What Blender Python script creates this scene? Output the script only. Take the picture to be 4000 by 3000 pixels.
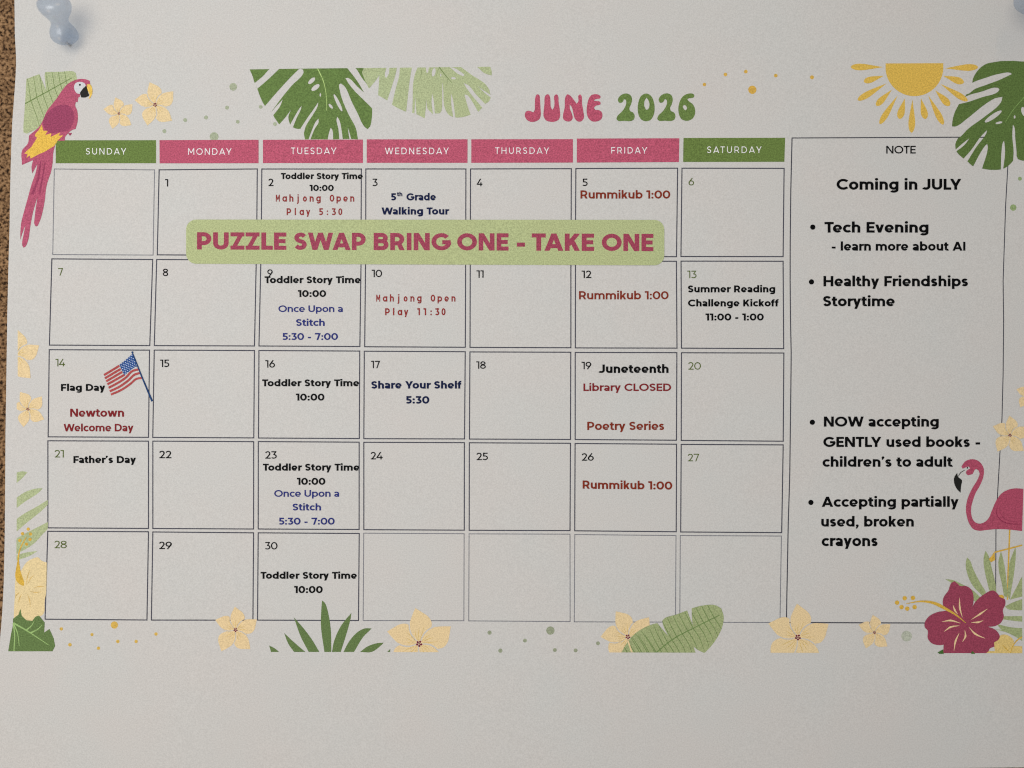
import bpy, math, random
from mathutils import Vector
from mathutils.geometry import delaunay_2d_cdt

random.seed(4)
scene = bpy.context.scene
col = scene.collection
for o in list(bpy.data.objects):
    bpy.data.objects.remove(o, do_unlink=True)

# ------------------------------------------------------------------ scale, camera, light
S = 6.95e-5                      # metres per unit of the page's own drawing grid (4000 x 3000 in view)
LENS = 26.0
CAM_D = LENS * 4000 * S / 36.0   # camera distance from the page

cam_d = bpy.data.cameras.new('camera')
cam = bpy.data.objects.new('camera', cam_d)
col.objects.link(cam)
cam.location = (0, 0, CAM_D)
cam_d.lens = LENS
cam_d.sensor_width = 36.0
cam_d.clip_start = 0.005
cam_d.clip_end = 20
cam_d.dof.use_dof = True
cam_d.dof.focus_distance = CAM_D - 0.0012
cam_d.dof.aperture_fstop = 2.6
scene.camera = cam

world = bpy.data.worlds.new('World')
scene.world = world
world.use_nodes = True
world.node_tree.nodes['Background'].inputs[0].default_value = (0.96, 0.98, 1.0, 1)
world.node_tree.nodes['Background'].inputs[1].default_value = 0.26


def area_lamp(name, loc, size, power, color, aim=(0, 0, 0)):
    d = bpy.data.lights.new(name, 'AREA')
    d.shape = 'SQUARE' if not isinstance(size, tuple) else 'RECTANGLE'
    if isinstance(size, tuple):
        d.size, d.size_y = size
    else:
        d.size = size
    d.energy = power
    d.color = color
    o = bpy.data.objects.new(name, d)
    col.objects.link(o)
    o.location = loc
    o.rotation_euler = (Vector(aim) - Vector(loc)).to_track_quat('-Z', 'Y').to_euler()
    return o


area_lamp('key_light', (-0.15, 0.075, 0.42), (0.30, 0.30), 1.13, (0.988, 0.995, 1.0))  # unseen key light, set close so brightness falls off across the page
area_lamp('low_warm_fill', (-0.36, -0.42, 0.36), (0.2, 0.2), 0.42, (1.0, 0.72, 0.46), aim=(-0.10, -0.09, 0))  # added fill, warms the lower left of the sheet
area_lamp('warm_lamp', (0.13, 0.60, 0.47), (0.035, 0.22), 0.42, (1.0, 0.74, 0.46))

scene.view_settings.view_transform = 'Standard'
scene.view_settings.look = 'None'
scene.view_settings.exposure = 0.08
scene.view_settings.gamma = 1
scene.view_settings.use_curve_mapping = False
scene.cycles.filter_width = 1.15
scene.cycles.max_bounces = 8
scene.cycles.caustics_reflective = False
scene.cycles.caustics_refractive = False


# ------------------------------------------------------------------ materials
def lin(c):
    c = c / 255.0
    return c / 12.92 if c <= 0.04045 else ((c + 0.055) / 1.055) ** 2.4


PAPER_LOOK = (197, 194, 190)
PAPER_ALBEDO = (0.682, 0.668, 0.644)
MATS = {}


def print_material(name, color, grain=0.10, rough=0.55, bump=0.25):
    """paper or ink on paper: fine fibre grain in colour and relief"""
    m = bpy.data.materials.new(name)
    m.use_nodes = True
    nt = m.node_tree
    b = nt.nodes['Principled BSDF']
    tc = nt.nodes.new('ShaderNodeTexCoord')
    n1 = nt.nodes.new('ShaderNodeTexNoise')
    n1.inputs['Scale'].default_value = 2900
    n1.inputs['Detail'].default_value = 2.0
    n1.inputs['Roughness'].default_value = 0.6
    n2 = nt.nodes.new('ShaderNodeTexNoise')
    n2.inputs['Scale'].default_value = 46
    n2.inputs['Detail'].default_value = 2.0
    nt.links.new(tc.outputs['Object'], n1.inputs['Vector'])
    nt.links.new(tc.outputs['Object'], n2.inputs['Vector'])
    mr = nt.nodes.new('ShaderNodeMapRange')
    mr.inputs['From Min'].default_value = 0.3
    mr.inputs['From Max'].default_value = 0.7
    mr.inputs['To Min'].default_value = 1 - grain
    mr.inputs['To Max'].default_value = 1 + grain
    nt.links.new(n1.outputs['Fac'], mr.inputs['Value'])
    # faint blotches of tone, as in office paper and toner
    cr = nt.nodes.new('ShaderNodeMix')
    cr.data_type = 'RGBA'
    cr.inputs['A'].default_value = (color[0] * 1.03, color[1] * 0.99, color[2] * 0.98, 1)
    cr.inputs['B'].default_value = (color[0] * 0.97, color[1] * 1.01, color[2] * 1.02, 1)
    nt.links.new(n2.outputs['Fac'], cr.inputs['Factor'])
    mul = nt.nodes.new('ShaderNodeVectorMath')
    mul.operation = 'SCALE'
    nt.links.new(cr.outputs['Result'], mul.inputs[0])
    nt.links.new(mr.outputs['Result'], mul.inputs['Scale'])
    nt.links.new(mul.outputs['Vector'], b.inputs['Base Color'])
    b.inputs['Roughness'].default_value = rough
    b.inputs['Specular IOR Level'].default_value = 0.06
    bp = nt.nodes.new('ShaderNodeBump')
    bp.inputs['Strength'].default_value = bump
    bp.inputs['Distance'].default_value = 0.00012
    nt.links.new(n1.outputs['Fac'], bp.inputs['Height'])
    nt.links.new(bp.outputs['Normal'], b.inputs['Normal'])
    return m


def ink(rgb, grain=0.16):
    grain *= 1.6
    key = ('ink', rgb, grain)
    if key not in MATS:
        c = tuple(min(0.93, lin(a) / lin(p) * q) for a, p, q in zip(rgb, PAPER_LOOK, PAPER_ALBEDO))
        MATS[key] = print_material('ink_%02x%02x%02x' % rgb, c, grain=grain, rough=0.5)
    return MATS[key]


PAPER = print_material('office_paper', PAPER_ALBEDO, grain=0.085, rough=0.6, bump=0.3)

BLACK = (9, 9, 10)
OLIVE = (84, 98, 42)
NAVY = (16, 26, 62)
BLUE = (42, 48, 112)
RED = (138, 46, 44)
BROWN = (124, 46, 30)
MAROON = (122, 34, 38)
PINK = (178, 84, 106)
GREEN = (102, 122, 64)
BANNER = (172, 180, 132)
BANNER_TEXT = (152, 66, 86)
LEAF = (98, 121, 66)
LEAF_PALE = (168, 177, 136)
LEAF_MID = (154, 164, 118)
LEAF_VEIN = (168, 192, 120)
VEIN_DARK = (108, 128, 76)
PETAL = (221, 196, 152)
PETAL_SHADE = (212, 182, 118)
GOLD = (206, 166, 70)
SUN = (210, 174, 82)
LINE = (70, 70, 80)
LINE_PALE = (118, 118, 124)
DOT_GREEN = (160, 167, 142)
CRIMSON = (148, 66, 86)
CREAM = (226, 196, 150)
WHITE = (238, 234, 230)


# ------------------------------------------------------------------ the sheet's surface
LEFT_EDGE = [(-130, 55), (0, 56.5), (140, 58), (226, 63), (280, 62), (384, 55), (475, 48), (588, 43.5), (700, 40.5),
             (793, 38.6), (889, 37.4), (1034, 33), (1227, 28.5), (1400, 26), (1682, 21.7), (1923, 20), (2089, 18.5),
             (2282, 14.5), (2379, 9.6), (2465, 3), (2560, -5), (2800, -8), (3100, -8)]
TOP_EDGE, RIGHT_EDGE = -118.0, 4064.0


def interp(tab, t):
    if t <= tab[0][0]:
        return tab[0][1]
    for (a, va), (b, vb) in zip(tab, tab[1:]):
        if t <= b:
            return va + (vb - va) * (t - a) / (b - a)
    return tab[-1][1]


def bottom_edge(x):
    return interp([(-20, 3016), (2500, 3010), (3400, 3001), (3640, 3001), (4100, 2996.5)], x)


def height(u, v):
    """gentle waves of the pinned sheet above the board, in metres"""
    x, y = u / 1000.0, v / 1000.0
    z = 1.25 + 0.55 * math.sin(1.15 * x + 0.4) * math.cos(0.95 * y - 0.3)
    z += 0.09 * math.sin(4.3 * x + 1.9 * y) + 0.07 * math.sin(5.6 * y - 1.3 * x + 0.7)
    z += 0.9 * max(0.0, (y - 1.9)) ** 2 * max(0.0, 1.4 - x) * 0.5
    return z * 1e-3


def place(u, v, lift=0.0):
    z = height(u, v) + lift
    k = (CAM_D - z) / CAM_D      # the page grid is ruled on the sheet as it hangs
    return ((u - 2000) * S * k, (1500 - v) * S * k, z)


# ------------------------------------------------------------------ object helpers
def tag(o, label=None, cat=None, group=None, kind=None):
    if label:
        o['label'] = label
    if cat:
        o['category'] = cat
    if group:
        o['group'] = group
    if kind:
        o['kind'] = kind
    return o


def empty(name, loc=(0, 0, 0)):
    o = bpy.data.objects.new(name, None)
    o.empty_display_size = 0.01
    col.objects.link(o)
    o.location = loc
    return o


def mesh_object(name, verts, faces, mat, parent=None, smooth=False):
    me = bpy.data.meshes.new(name)
    me.from_pydata(verts, [], faces)
    me.materials.append(mat)
    if smooth:
        for p in me.polygons:
            p.use_smooth = True
    me.update()
    o = bpy.data.objects.new(name, me)
    col.objects.link(o)
    if parent is not None:
        o.parent = parent
        o.matrix_parent_inverse = parent.matrix_world.inverted()
    return o


def clean(poly):
    out = []
    for p in poly:
        if not out or (p[0] - out[-1][0]) ** 2 + (p[1] - out[-1][1]) ** 2 > 0.04:
            out.append((float(p[0]), float(p[1])))
    if len(out) > 2 and (out[0][0] - out[-1][0]) ** 2 + (out[0][1] - out[-1][1]) ** 2 <= 0.04:
        out.pop()
    return out


GRID = 80.0


def inside(x, y, p):
    """non-zero winding, so an outline that crosses itself stays filled"""
    wn = 0
    x1, y1 = p[-1]
    for x2, y2 in p:
        if y1 <= y:
            if y2 > y and (x2 - x1) * (y - y1) - (x - x1) * (y2 - y1) > 0:
                wn += 1
        elif y2 <= y and (x2 - x1) * (y - y1) - (x - x1) * (y2 - y1) < 0:
            wn -= 1
        x1, y1 = x2, y2
    return wn != 0


def print_shape(name, adds, mat, parent, layer=1, subs=(), clips=()):
    """union(adds) - union(subs), inside every clip polygon, laid on the sheet as one flat print"""
    verts, faces, roles = [], [], []
    for role, polys in (('a', adds), ('s', subs)):
        for p in polys:
            p = clean(p)
            if len(p) < 3:
                continue
            faces.append(list(range(len(verts), len(verts) + len(p))))
            verts += p
            roles.append(role)
    nclip = 0
    for p in clips:
        p = clean(p)
        faces.append(list(range(len(verts), len(verts) + len(p))))
        verts += p
        roles.append('c%d' % nclip)
        nclip += 1
    xs = [p[0] for f, r in zip(faces, roles) if r == 'a' for p in (verts[i] for i in f)]
    ys = [p[1] for f, r in zip(faces, roles) if r == 'a' for p in (verts[i] for i in f)]
    x0, x1, y0, y1 = min(xs) - 1, max(xs) + 1, min(ys) - 1, max(ys) + 1
    edges = []
    if max(x1 - x0, y1 - y0) > 150:
        g = math.ceil(x0 / GRID) * GRID + 0.37
        while g < x1:
            edges.append((len(verts), len(verts) + 1))
            verts += [(g, y0), (g, y1)]
            g += GRID
        g = math.ceil(y0 / GRID) * GRID + 0.41
        while g < y1:
            edges.append((len(verts), len(verts) + 1))
            verts += [(x0, g), (x1, g)]
            g += GRID
    # work around a local origin for precision
    ox, oy = x0, y0
    for f in faces:
        edges += [(f[k - 1], f[k]) for k in range(len(f))]
    r = delaunay_2d_cdt([Vector((a - ox, b - oy)) for a, b in verts], edges, [], 0, 1e-4, True)
    ov, of = r[0], r[2]
    tests = []
    for f, role in zip(faces, roles):
        p = [(verts[i][0] - ox, verts[i][1] - oy) for i in f]
        tests.append((role, min(q[0] for q in p), max(q[0] for q in p), min(q[1] for q in p), max(q[1] for q in p), p))
    vmap, out_v, out_f = {}, [], []
    lift = (0.012 + 0.008 * layer) * 1e-3
    for f in of:
        cx, cy = sum(ov[i][0] for i in f) / len(f), sum(ov[i][1] for i in f) / len(f)
        rs = set()
        for role, ax, bx, ay, by, p in tests:
            if role not in rs and ax < cx < bx and ay < cy < by and inside(cx, cy, p):
                rs.add(role)
        if 'a' not in rs or 's' in rs:
            continue
        if nclip and not all(('c%d' % k) in rs for k in range(nclip)):
            continue
        tri = []
        for i in f:
            if i not in vmap:
                vmap[i] = len(out_v)
                out_v.append(place(ov[i][0] + ox, ov[i][1] + oy, lift))
            tri.append(vmap[i])
        a, b, c = (out_v[t] for t in tri[:3])
        if (b[0] - a[0]) * (c[1] - a[1]) - (b[1] - a[1]) * (c[0] - a[0]) < 0:
            tri.reverse()
        out_f.append(tri)
    return mesh_object(name, out_v, out_f, mat, parent)


# ------------------------------------------------------------------ drawing helpers
def smooth(pts, closed=True, corner=62, n=5):
    """Catmull-Rom through pts; vertices that turn sharply stay corners"""
    N = len(pts)
    P = [Vector(p) for p in pts]
    tan = []
    for i in range(N):
        if not closed and i in (0, N - 1):
            tan.append(None)
            continue
        a, b, c = P[i - 1], P[i], P[(i + 1) % N]
        d1, d2 = b - a, c - b
        if d1.length < 1e-6 or d2.length < 1e-6 or math.degrees(d1.angle(d2)) > corner:
            tan.append(None)
        else:
            tan.append((d1.normalized() + d2.normalized()) * 0.5)
    out = []
    for i in range(N if closed else N - 1):
        j = (i + 1) % N
        a, b = P[i], P[j]
        L = (b - a).length
        d = (b - a) / L if L > 1e-9 else Vector((0, 0))
        ta = (tan[i] if tan[i] is not None else d) * L
        tb = (tan[j] if tan[j] is not None else d) * L
        for k in range(n):
            t = k / n
            h00 = 2 * t ** 3 - 3 * t ** 2 + 1
            h10 = t ** 3 - 2 * t ** 2 + t
            h01 = -2 * t ** 3 + 3 * t ** 2
            h11 = t ** 3 - t ** 2
            q = a * h00 + ta * h10 + b * h01 + tb * h11
            out.append((q.x, q.y))
    if not closed:
        out.append((P[-1].x, P[-1].y))
    return out


def ribbon(pts, w, w2=None, wm=None):
    """stroke along pts; width w at the start, wm in the middle, w2 at the end"""
    w2 = w if w2 is None else w2
    N = len(pts)
    P = [Vector(p) for p in pts]
    L, R = [], []
    for i in range(N):
        a, b = P[max(i - 1, 0)], P[min(i + 1, N - 1)]
        d = (b - a)
        if d.length < 1e-9:
            continue
        d.normalize()
        n = Vector((-d.y, d.x))
        k = 1.0
        if 0 < i < N - 1:
            e = (P[i] - P[i - 1])
            if e.length > 1e-9:
                k = 1.0 / max(0.5, abs(e.normalized().dot(d)))
        t = i / (N - 1)
        if wm is None:
            ww = w + (w2 - w) * t
        else:
            ww = w + (wm - w) * 2 * t if t < 0.5 else wm + (w2 - wm) * (2 * t - 1)
        L.append(P[i] + n * ww * 0.5 * k)
        R.append(P[i] - n * ww * 0.5 * k)
    return [(p.x, p.y) for p in L] + [(p.x, p.y) for p in reversed(R)]


def curve(pts, w, w2=None, wm=None, n=5):
    return ribbon(smooth(pts, closed=False, n=n, corner=100), w, w2, wm)


def disc(cx, cy, r, ry=None, rot=0, n=20):
    ry = r if ry is None else ry
    c, s = math.cos(rot), math.sin(rot)
    out = []
    for i in range(n):
        a = 2 * math.pi * i / n
        x, y = r * math.cos(a), ry * math.sin(a)
        out.append((cx + x * c - y * s, cy + x * s + y * c))
    return out


def T(k, ox=0.0, oy=0.0):
    """a tracing scale: units of a traced detail -> page grid"""
    return lambda pts: [(ox + p[0] * k, oy + p[1] * k) for p in pts]


def rect(x0, y0, x1, y1):
    return [(x0, y0), (x1, y0), (x1, y1), (x0, y1)]


# ------------------------------------------------------------------ geometric sans lettering
XH, ASC = 0.76, 1.05


class Pen:
    def __init__(self, w):
        self.w, self.h, self.p = w, w / 2, []

    def seg(self, x0, y0, x1, y1):
        self.p.append(ribbon([(x0, y0), (x1, y1)], self.w))

    def dg(self, x0, y0, x1, y1, f=1.0):
        hw = f * self.w * math.hypot(x1 - x0, y1 - y0) / abs(y1 - y0) / 2
        self.p.append([(x0 - hw, y0), (x0 + hw, y0), (x1 + hw, y1), (x1 - hw, y1)])

    def arc(self, cx, cy, rx, ry, a0, a1):
        if abs(a1 - a0) > 300:
            m = (a0 + a1) / 2
            self.arc(cx, cy, rx, ry, a0, m + 1)
            self.arc(cx, cy, rx, ry, m - 1, a1)
            return
        n = max(4, int(abs(a1 - a0) / 15))
        out, inn = [], []
        for i in range(n + 1):
            a = math.radians(a0 + (a1 - a0) * i / n)
            c, s = math.cos(a), math.sin(a)
            out.append((cx + (rx + self.h) * c, cy + (ry + self.h) * s))
            inn.append((cx + (rx - self.h) * c, cy + (ry - self.h) * s))
        self.p.append(out + inn[::-1])

    def path(self, pts):
        self.p.append(ribbon(smooth(pts, closed=False, n=4, corner=100), self.w))

    def dot(self, x, y, r):
        self.p.append(disc(x, y, r, n=12))


def glyph(ch, w, mono=False):
    """-> polygons (baseline 0, cap height 1), ink width, left and right bearing"""
    g = Pen(w)
    h = w / 2
    q = 0.56 * w
    X = XH
    st, rd, dg = 0.078 - 0.1 * w, 0.03, 0.005
    l = r = st
    if ch == ' ':
        return [], 0.20 + 0.3 * w, 0.04, 0.04
    if ch == 'A':
        W = 0.93; l = r = dg
        g.dg(q, 0, W / 2, 1); g.dg(W - q, 0, W / 2, 1); g.seg(.2 * W, .27, .8 * W, .27)
    elif ch == 'B':
        W = 0.74; r = rd
        g.seg(h, 0, h, 1)
        t = 0.52
        for (y0, y1, e) in ((t, 1 - h, .95), (h, t, 1.0)):
            ry = (y1 - y0) / 2; cx = W * e - h - ry
            g.seg(h, y0, cx, y0); g.seg(h, y1, cx, y1); g.arc(cx, (y0 + y1) / 2, ry, ry, -90, 90)
    elif ch in 'CG':
        W = 0.86 if ch == 'C' else 0.96; l = r = rd
        if ch == 'C':
            g.arc(.5, .5, .5 - h, .5 - h, 42, 318)
        else:
            g.arc(.5, .5, .5 - h, .5 - h, 42, 355); g.seg(.54, .47, W, .47)
    elif ch == 'D':
        W = 0.83; r = rd
        g.seg(h, 0, h, 1); g.seg(h, h, .36, h); g.seg(h, 1 - h, .36, 1 - h)
        g.arc(.36, .5, W - h - .36, .5 - h, -90, 90)
    elif ch in 'EF':
        W = 0.60; r = rd
        g.seg(h, 0, h, 1); g.seg(0, 1 - h, W, 1 - h)
        if ch == 'E':
            g.seg(0, h, W, h); g.seg(0, .5, W * .93, .5)
        else:
            g.seg(0, .45, W * .93, .45)
    elif ch == 'H':
        W = 0.78; g.seg(h, 0, h, 1); g.seg(W - h, 0, W - h, 1); g.seg(0, .5, W, .5)
    elif ch == 'I':
        W = w; g.seg(h, 0, h, 1)
    elif ch == 'J':
        W = 0.56; l = dg
        g.seg(W - h, .30, W - h, 1); g.arc(W / 2 - h * .6, .30, W / 2 - h * .4, .30 - h, 0, -142)
    elif ch == 'K':
        W = 0.76; r = dg
        g.seg(h, 0, h, 1); g.dg(h + .02, .30, W - q * 1.2, 1, 1.0); g.dg(W - q * 1.2, 0, .36, .56, 1.0)
    elif ch == 'L':
        W = 0.56; r = dg; g.seg(h, 0, h, 1); g.seg(0, h, W, h)
    elif ch == 'M':
        W = 0.95; g.seg(h, 0, h, 1); g.seg(W - h, 0, W - h, 1)
        g.dg(q, 1, W / 2, .26); g.dg(W - q, 1, W / 2, .26)
    elif ch == 'N':
        W = 0.80; g.seg(h, 0, h, 1); g.seg(W - h, 0, W - h, 1); g.dg(q, 1, W - q, 0, .95)
    elif ch == 'O':
        W = 0.70 if mono else 1.0; l = r = rd
        g.arc(W / 2, .5, W / 2 - h, .5 - h, 0, 360)
    elif ch in 'PR':
        W = 0.70; r = rd
        y0 = .37 if ch == 'P' else .40
        ry = (1 - h - y0) / 2; cx = W - h - ry
        g.seg(h, 0, h, 1); g.seg(h, 1 - h, cx, 1 - h); g.seg(h, y0, cx, y0); g.arc(cx, (1 - h + y0) / 2, ry, ry, -90, 90)
        if ch == 'R':
            W = 0.74; g.dg(W - q * 1.1, 0, .42, .42)
    elif ch in 'Ss':
        H = 1.0 if ch == 'S' else X
        W = 0.66 if ch == 'S' else 0.52; l = r = rd
        pts = [(.97, .86), (.74, .975), (.46, 1.0), (.14, .92), (.04, .75), (.2, .58), (.5, .5), (.82, .42), (.96, .25), (.84, .08),
               (.52, 0), (.24, .025), (.0, .15)]
        g.path([(h + (W - w) * a, h + (H - w) * b) for a, b in pts])
    elif ch == 'T':
        W = 0.68; l = r = dg; g.seg(0, 1 - h, W, 1 - h); g.seg(W / 2, 0, W / 2, 1)
    elif ch == 'U':
        W = 0.76; g.seg(h, .36, h, 1); g.seg(W - h, .36, W - h, 1); g.arc(W / 2, .365, W / 2 - h, .365 - h, 180, 360)
    elif ch == 'W':
        W = 1.30; l = r = dg; m = .36
        g.dg(q, 1, m, 0); g.dg(m, 0, W / 2, 1); g.dg(W / 2, 1, W - m, 0); g.dg(W - m, 0, W - q, 1)
    elif ch == 'Y':
        W = 0.84; l = r = dg
        g.dg(q, 1, W / 2, .36); g.dg(W - q, 1, W / 2, .36); g.seg(W / 2, 0, W / 2, .45)
    elif ch == 'Z':
        W = 0.68; l = r = rd
        g.seg(0, 1 - h, W, 1 - h); g.seg(0, h, W, h); g.dg(q * 1.25, h, W - q * 1.25, 1 - h, .9)
    elif ch == 'a' and not mono:
        W = 0.57; l = rd
        g.path([(.05, X - h - .07), (.17, X - h - .01), (.28, X - h), (.42, X - h - .06), (W - h, X - .27), (W - h, X - .4), (W - h, .1), (W - h, 0)])
        g.arc(.27, .215, .27 - h, .215 - h, 0, 360); g.seg(.27, .43 - h, W - h, .43 - h)
    elif ch in 'bdpqga' or (ch == 'g'):
        W = 0.70
        g.arc(W / 2, X / 2, W / 2 - h, X / 2 - h, 0, 360)
        if ch == 'b':
            g.seg(h, 0, h, ASC); r = rd
        elif ch == 'p':
            g.seg(h, -.26, h, X); r = rd
        elif ch == 'd':
            g.seg(W - h, 0, W - h, ASC); l = rd
        elif ch == 'a':
            g.seg(W - h, 0, W - h, X); l = rd
        else:
            l = rd
            g.seg(W - h, .0, W - h, X); g.arc(W / 2, .0, W / 2 - h, .27 - h, 0, -140)
    elif ch == 'c':
        W = 0.60; l = rd; r = dg; g.arc(.355, X / 2, .355 - h, X / 2 - h, 45, 315)
    elif ch == 'e':
        W = 0.68; l = r = rd
        g.arc(W / 2, X / 2, W / 2 - h, X / 2 - h, -4, 318); g.p.append(rect(h, X / 2 - .055 - h * .55, W - h * .6, X / 2 - .055 + h * .75))
    elif ch == 'f':
        W = 0.44; l = r = dg
        g.seg(.19, 0, .19, .80); g.arc(.19 + .17, .80, .17, ASC - h - .80, 180, 75); g.seg(0, X - h, .40, X - h)
    elif ch == 'h' or ch == 'n':
        W = 0.62
        g.seg(h, 0, h, ASC if ch == 'h' else X); g.arc(W / 2, X - .31, W / 2 - h, .31 - h, 0, 180); g.seg(W - h, 0, W - h, X - .31)
    elif ch in 'ij':
        W = w; g.dot(h, ASC - w * .42, w * .58)
        if ch == 'i':
            g.seg(h, 0, h, X)
        else:
            g.seg(h, -.08, h, X); g.arc(h - .16, -.08, .16, .16, 0, -95)
    elif ch == 'k':
        W = 0.63; r = dg
        g.seg(h, 0, h, ASC); g.dg(h + .02, .20, W - q * 1.25, X); g.dg(W - q * 1.2, 0, .30, .42)
    elif ch == 'l':
        W = w; g.seg(h, 0, h, ASC)
    elif ch == 'm':
        W = 1.04; pch = (W - w) / 2
        g.seg(h, 0, h, X)
        for k in (0, 1):
            cx = h + pch * (k + .5)
            g.arc(cx, X - .30, pch / 2, .30 - h, 0, 180); g.seg(h + pch * (k + 1), 0, h + pch * (k + 1), X - .30)
    elif ch == 'o':
        W = 0.60 if mono else 0.70; l = r = rd; g.arc(W / 2, X / 2, W / 2 - h, X / 2 - h, 0, 360)
    elif ch == 'r':
        W = 0.40; r = dg; g.seg(h, 0, h, X); g.arc(h + .30, X - .32, .30, .32 - h, 180, 85)
    elif ch == 't':
        W = 0.45; l = r = dg
        g.seg(.19, .2, .19, .93); g.arc(.19 + .16, .19, .16, .19 - h, 180, 300); g.seg(0, X - h, .42, X - h)
    elif ch == 'u':
        W = 0.62; g.seg(h, .31, h, X); g.seg(W - h, 0, W - h, X); g.arc(W / 2, .31, W / 2 - h, .31 - h, 180, 360)
    elif ch == 'v':
        W = 0.66; l = r = dg; g.dg(q, X, W / 2, 0); g.dg(W - q, X, W / 2, 0)
    elif ch == 'w':
        W = 1.02; l = r = dg; m = .30
        g.dg(q, X, m, 0); g.dg(m, 0, W / 2, X); g.dg(W / 2, X, W - m, 0); g.dg(W - m, 0, W - q, X)
    elif ch == 'y':
        W = 0.66; l = r = dg; g.dg(q, X, W / 2, 0.0); g.dg(W - q, X, W * .34, -.26)
    elif ch == '0':
        W = 0.62 if mono else 0.78; l = r = rd; g.arc(W / 2, .5, W / 2 - h, .5 - h, 0, 360)
    elif ch == '1':
        W = 0.30 + .5 * w; l = .02; g.seg(W - h, 0, W - h, 1); g.seg(0, 1 - h, W, 1 - h)
    elif ch == '2':
        W = 0.64; l = r = rd
        pts = [(.0, .80), (.2, .96), (.48, 1.0), (.8, .93), (.93, .73), (.82, .52), (.5, .24), (.22, .02)]
        g.path([(h + (W - w) * a, h + (1 - w) * b) for a, b in pts]); g.seg(.03, h, W, h)
    elif ch == '3':
        W = 0.64; l = r = rd
        g.seg(.03, 1 - h, W * .92, 1 - h); g.dg(W * .45, .60 - h, W * .92 - q, 1 - h, .9)
        g.arc(W * .44, .31, W * .56 - h, .31 - h, 96, -140)
    elif ch == '4':
        W = 0.74; l = r = dg; g.dg(q, .25, .50, 1); g.seg(0, .25, W, .25); g.seg(.54, 0, .54, .52)
    elif ch == '5':
        W = 0.63; l = r = rd
        g.seg(.06, 1 - h, W * .95, 1 - h); g.seg(.08 + h * .7, .5, .11 + h * .7, 1)
        g.arc(W * .44, .32, W * .56 - h, .32 - h, 100, -140); g.seg(.08, .64 - h, W * .44, .64 - h)
    elif ch == '6' or ch == '9':
        W = 0.68; l = r = rd
        g.arc(W / 2, .335, W / 2 - h, .335 - h, 0, 360); g.path([(h + .02, .34), (.12 + h, .58), (.30 + h, .84), (.46, 1.0)])
        if ch == '9':
            g.p = [[(W - a, 1 - b) for a, b in p] for p in g.p]
    elif ch == '7':
        W = 0.66; l = r = rd; g.seg(0, 1 - h, W, 1 - h); g.dg(.20 + h, 0, W - q * 1.1, 1 - h); g.seg(h, .80, h, 1)
        g.p.pop()
    elif ch == '8':
        W = 0.70; l = r = rd
        g.arc(W / 2, .755, W / 2 - h - .03, .245 - h, 0, 360); g.arc(W / 2, .285, W / 2 - h, .285 - h, 0, 360)
    elif ch == ':':
        W = w * 1.15; g.dot(W / 2, W * .52, W * .52); g.dot(W / 2, .58, W * .52)
    elif ch == '-':
        W = 0.36; l = r = .08; g.seg(0, .35, W, .35)
    elif ch == "'":
        W = w; l = r = .04; g.dot(h, .93, h * 1.1); g.p.append([(h * .3, .9), (w * 1.08, .93), (h * .8, .70), (.0, .72)])
    elif ch == ',':
        W = w; l = r = .06; g.dot(h, h, h * 1.1); g.p.append([(h * .3, .0), (w * 1.08, .05), (h * .8, -.20), (-.02, -.18)])
    else:
        W = 0.3
    return g.p, W, l, r


KERN = {'To': -.10, 'Te': -.10, 'Ti': -.03, 'Wa': -.05, 'We': -.05, 'Yo': -.09, 'AT': -.1, 'TA': -.08, 'AY': -.08, 'LY': -.1, 'WA': -.06,
        'ry': -.01, 'AK': 0.0, 'Fa': -.04, 'Fr': -.02}


def text_polys(txt, x0, x1, base, cap, w, base2=None, mono=False, smax=1.32):
    base2 = base if base2 is None else base2
    out = []
    if mono:
        n = len(txt)
        gl = [glyph(c, w, True) for c in txt]
        first, last = gl[0][1], gl[-1][1]
        fx = 0.92 * cap
        pitch = ((x1 - x0) - (first + last) * fx / 2) / (n - 1)
        for i, (p, W, l, r) in enumerate(gl):
            f = fx * (0.60 / W if W > 0.75 else 1.0)
            cx = x0 + first * fx / 2 + pitch * i
            for poly in p:
                pts = [(cx + (a - W / 2) * f, b) for a, b in poly]
                out.append([(a, base + (base2 - base) * (a - x0) / (x1 - x0) - b * cap) for a, b in pts])
        return out
    x, items = 0.0, []
    for i, c in enumerate(txt):
        p, W, l, r = glyph(c, w)
        if i > 0:
            x += l + KERN.get(txt[i - 1:i + 1], 0)
        items.append((p, x))
        x += W
        if i < len(txt) - 1:
            x += r
    total = x
    k = (x1 - x0) / (total * cap)          # <1: natural too wide
    if 0.85 <= k <= smax or len(txt) == 1:
        sx, track = k * cap, 0.0
    else:
        kk = min(max(k, 0.85), smax)
        sx = kk * cap
        track = ((x1 - x0) - total * sx) / (len(txt) - 1)
    for i, (p, px) in enumerate(items):
        for poly in p:
            pts = [(x0 + (px + a) * sx + track * i, b) for a, b in poly]
            out.append([(a, base + (base2 - base) * (a - x0) / (x1 - x0) - b * cap) for a, b in pts])
    return out


def lettering(name, txt, x0, x1, base, cap, w, rgb, parent, layer=9, base2=None, mono=False, smax=1.32):
    return print_shape(name, text_polys(txt, x0, x1, base, cap, w, base2, mono, smax), ink(rgb), parent, layer)


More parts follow.
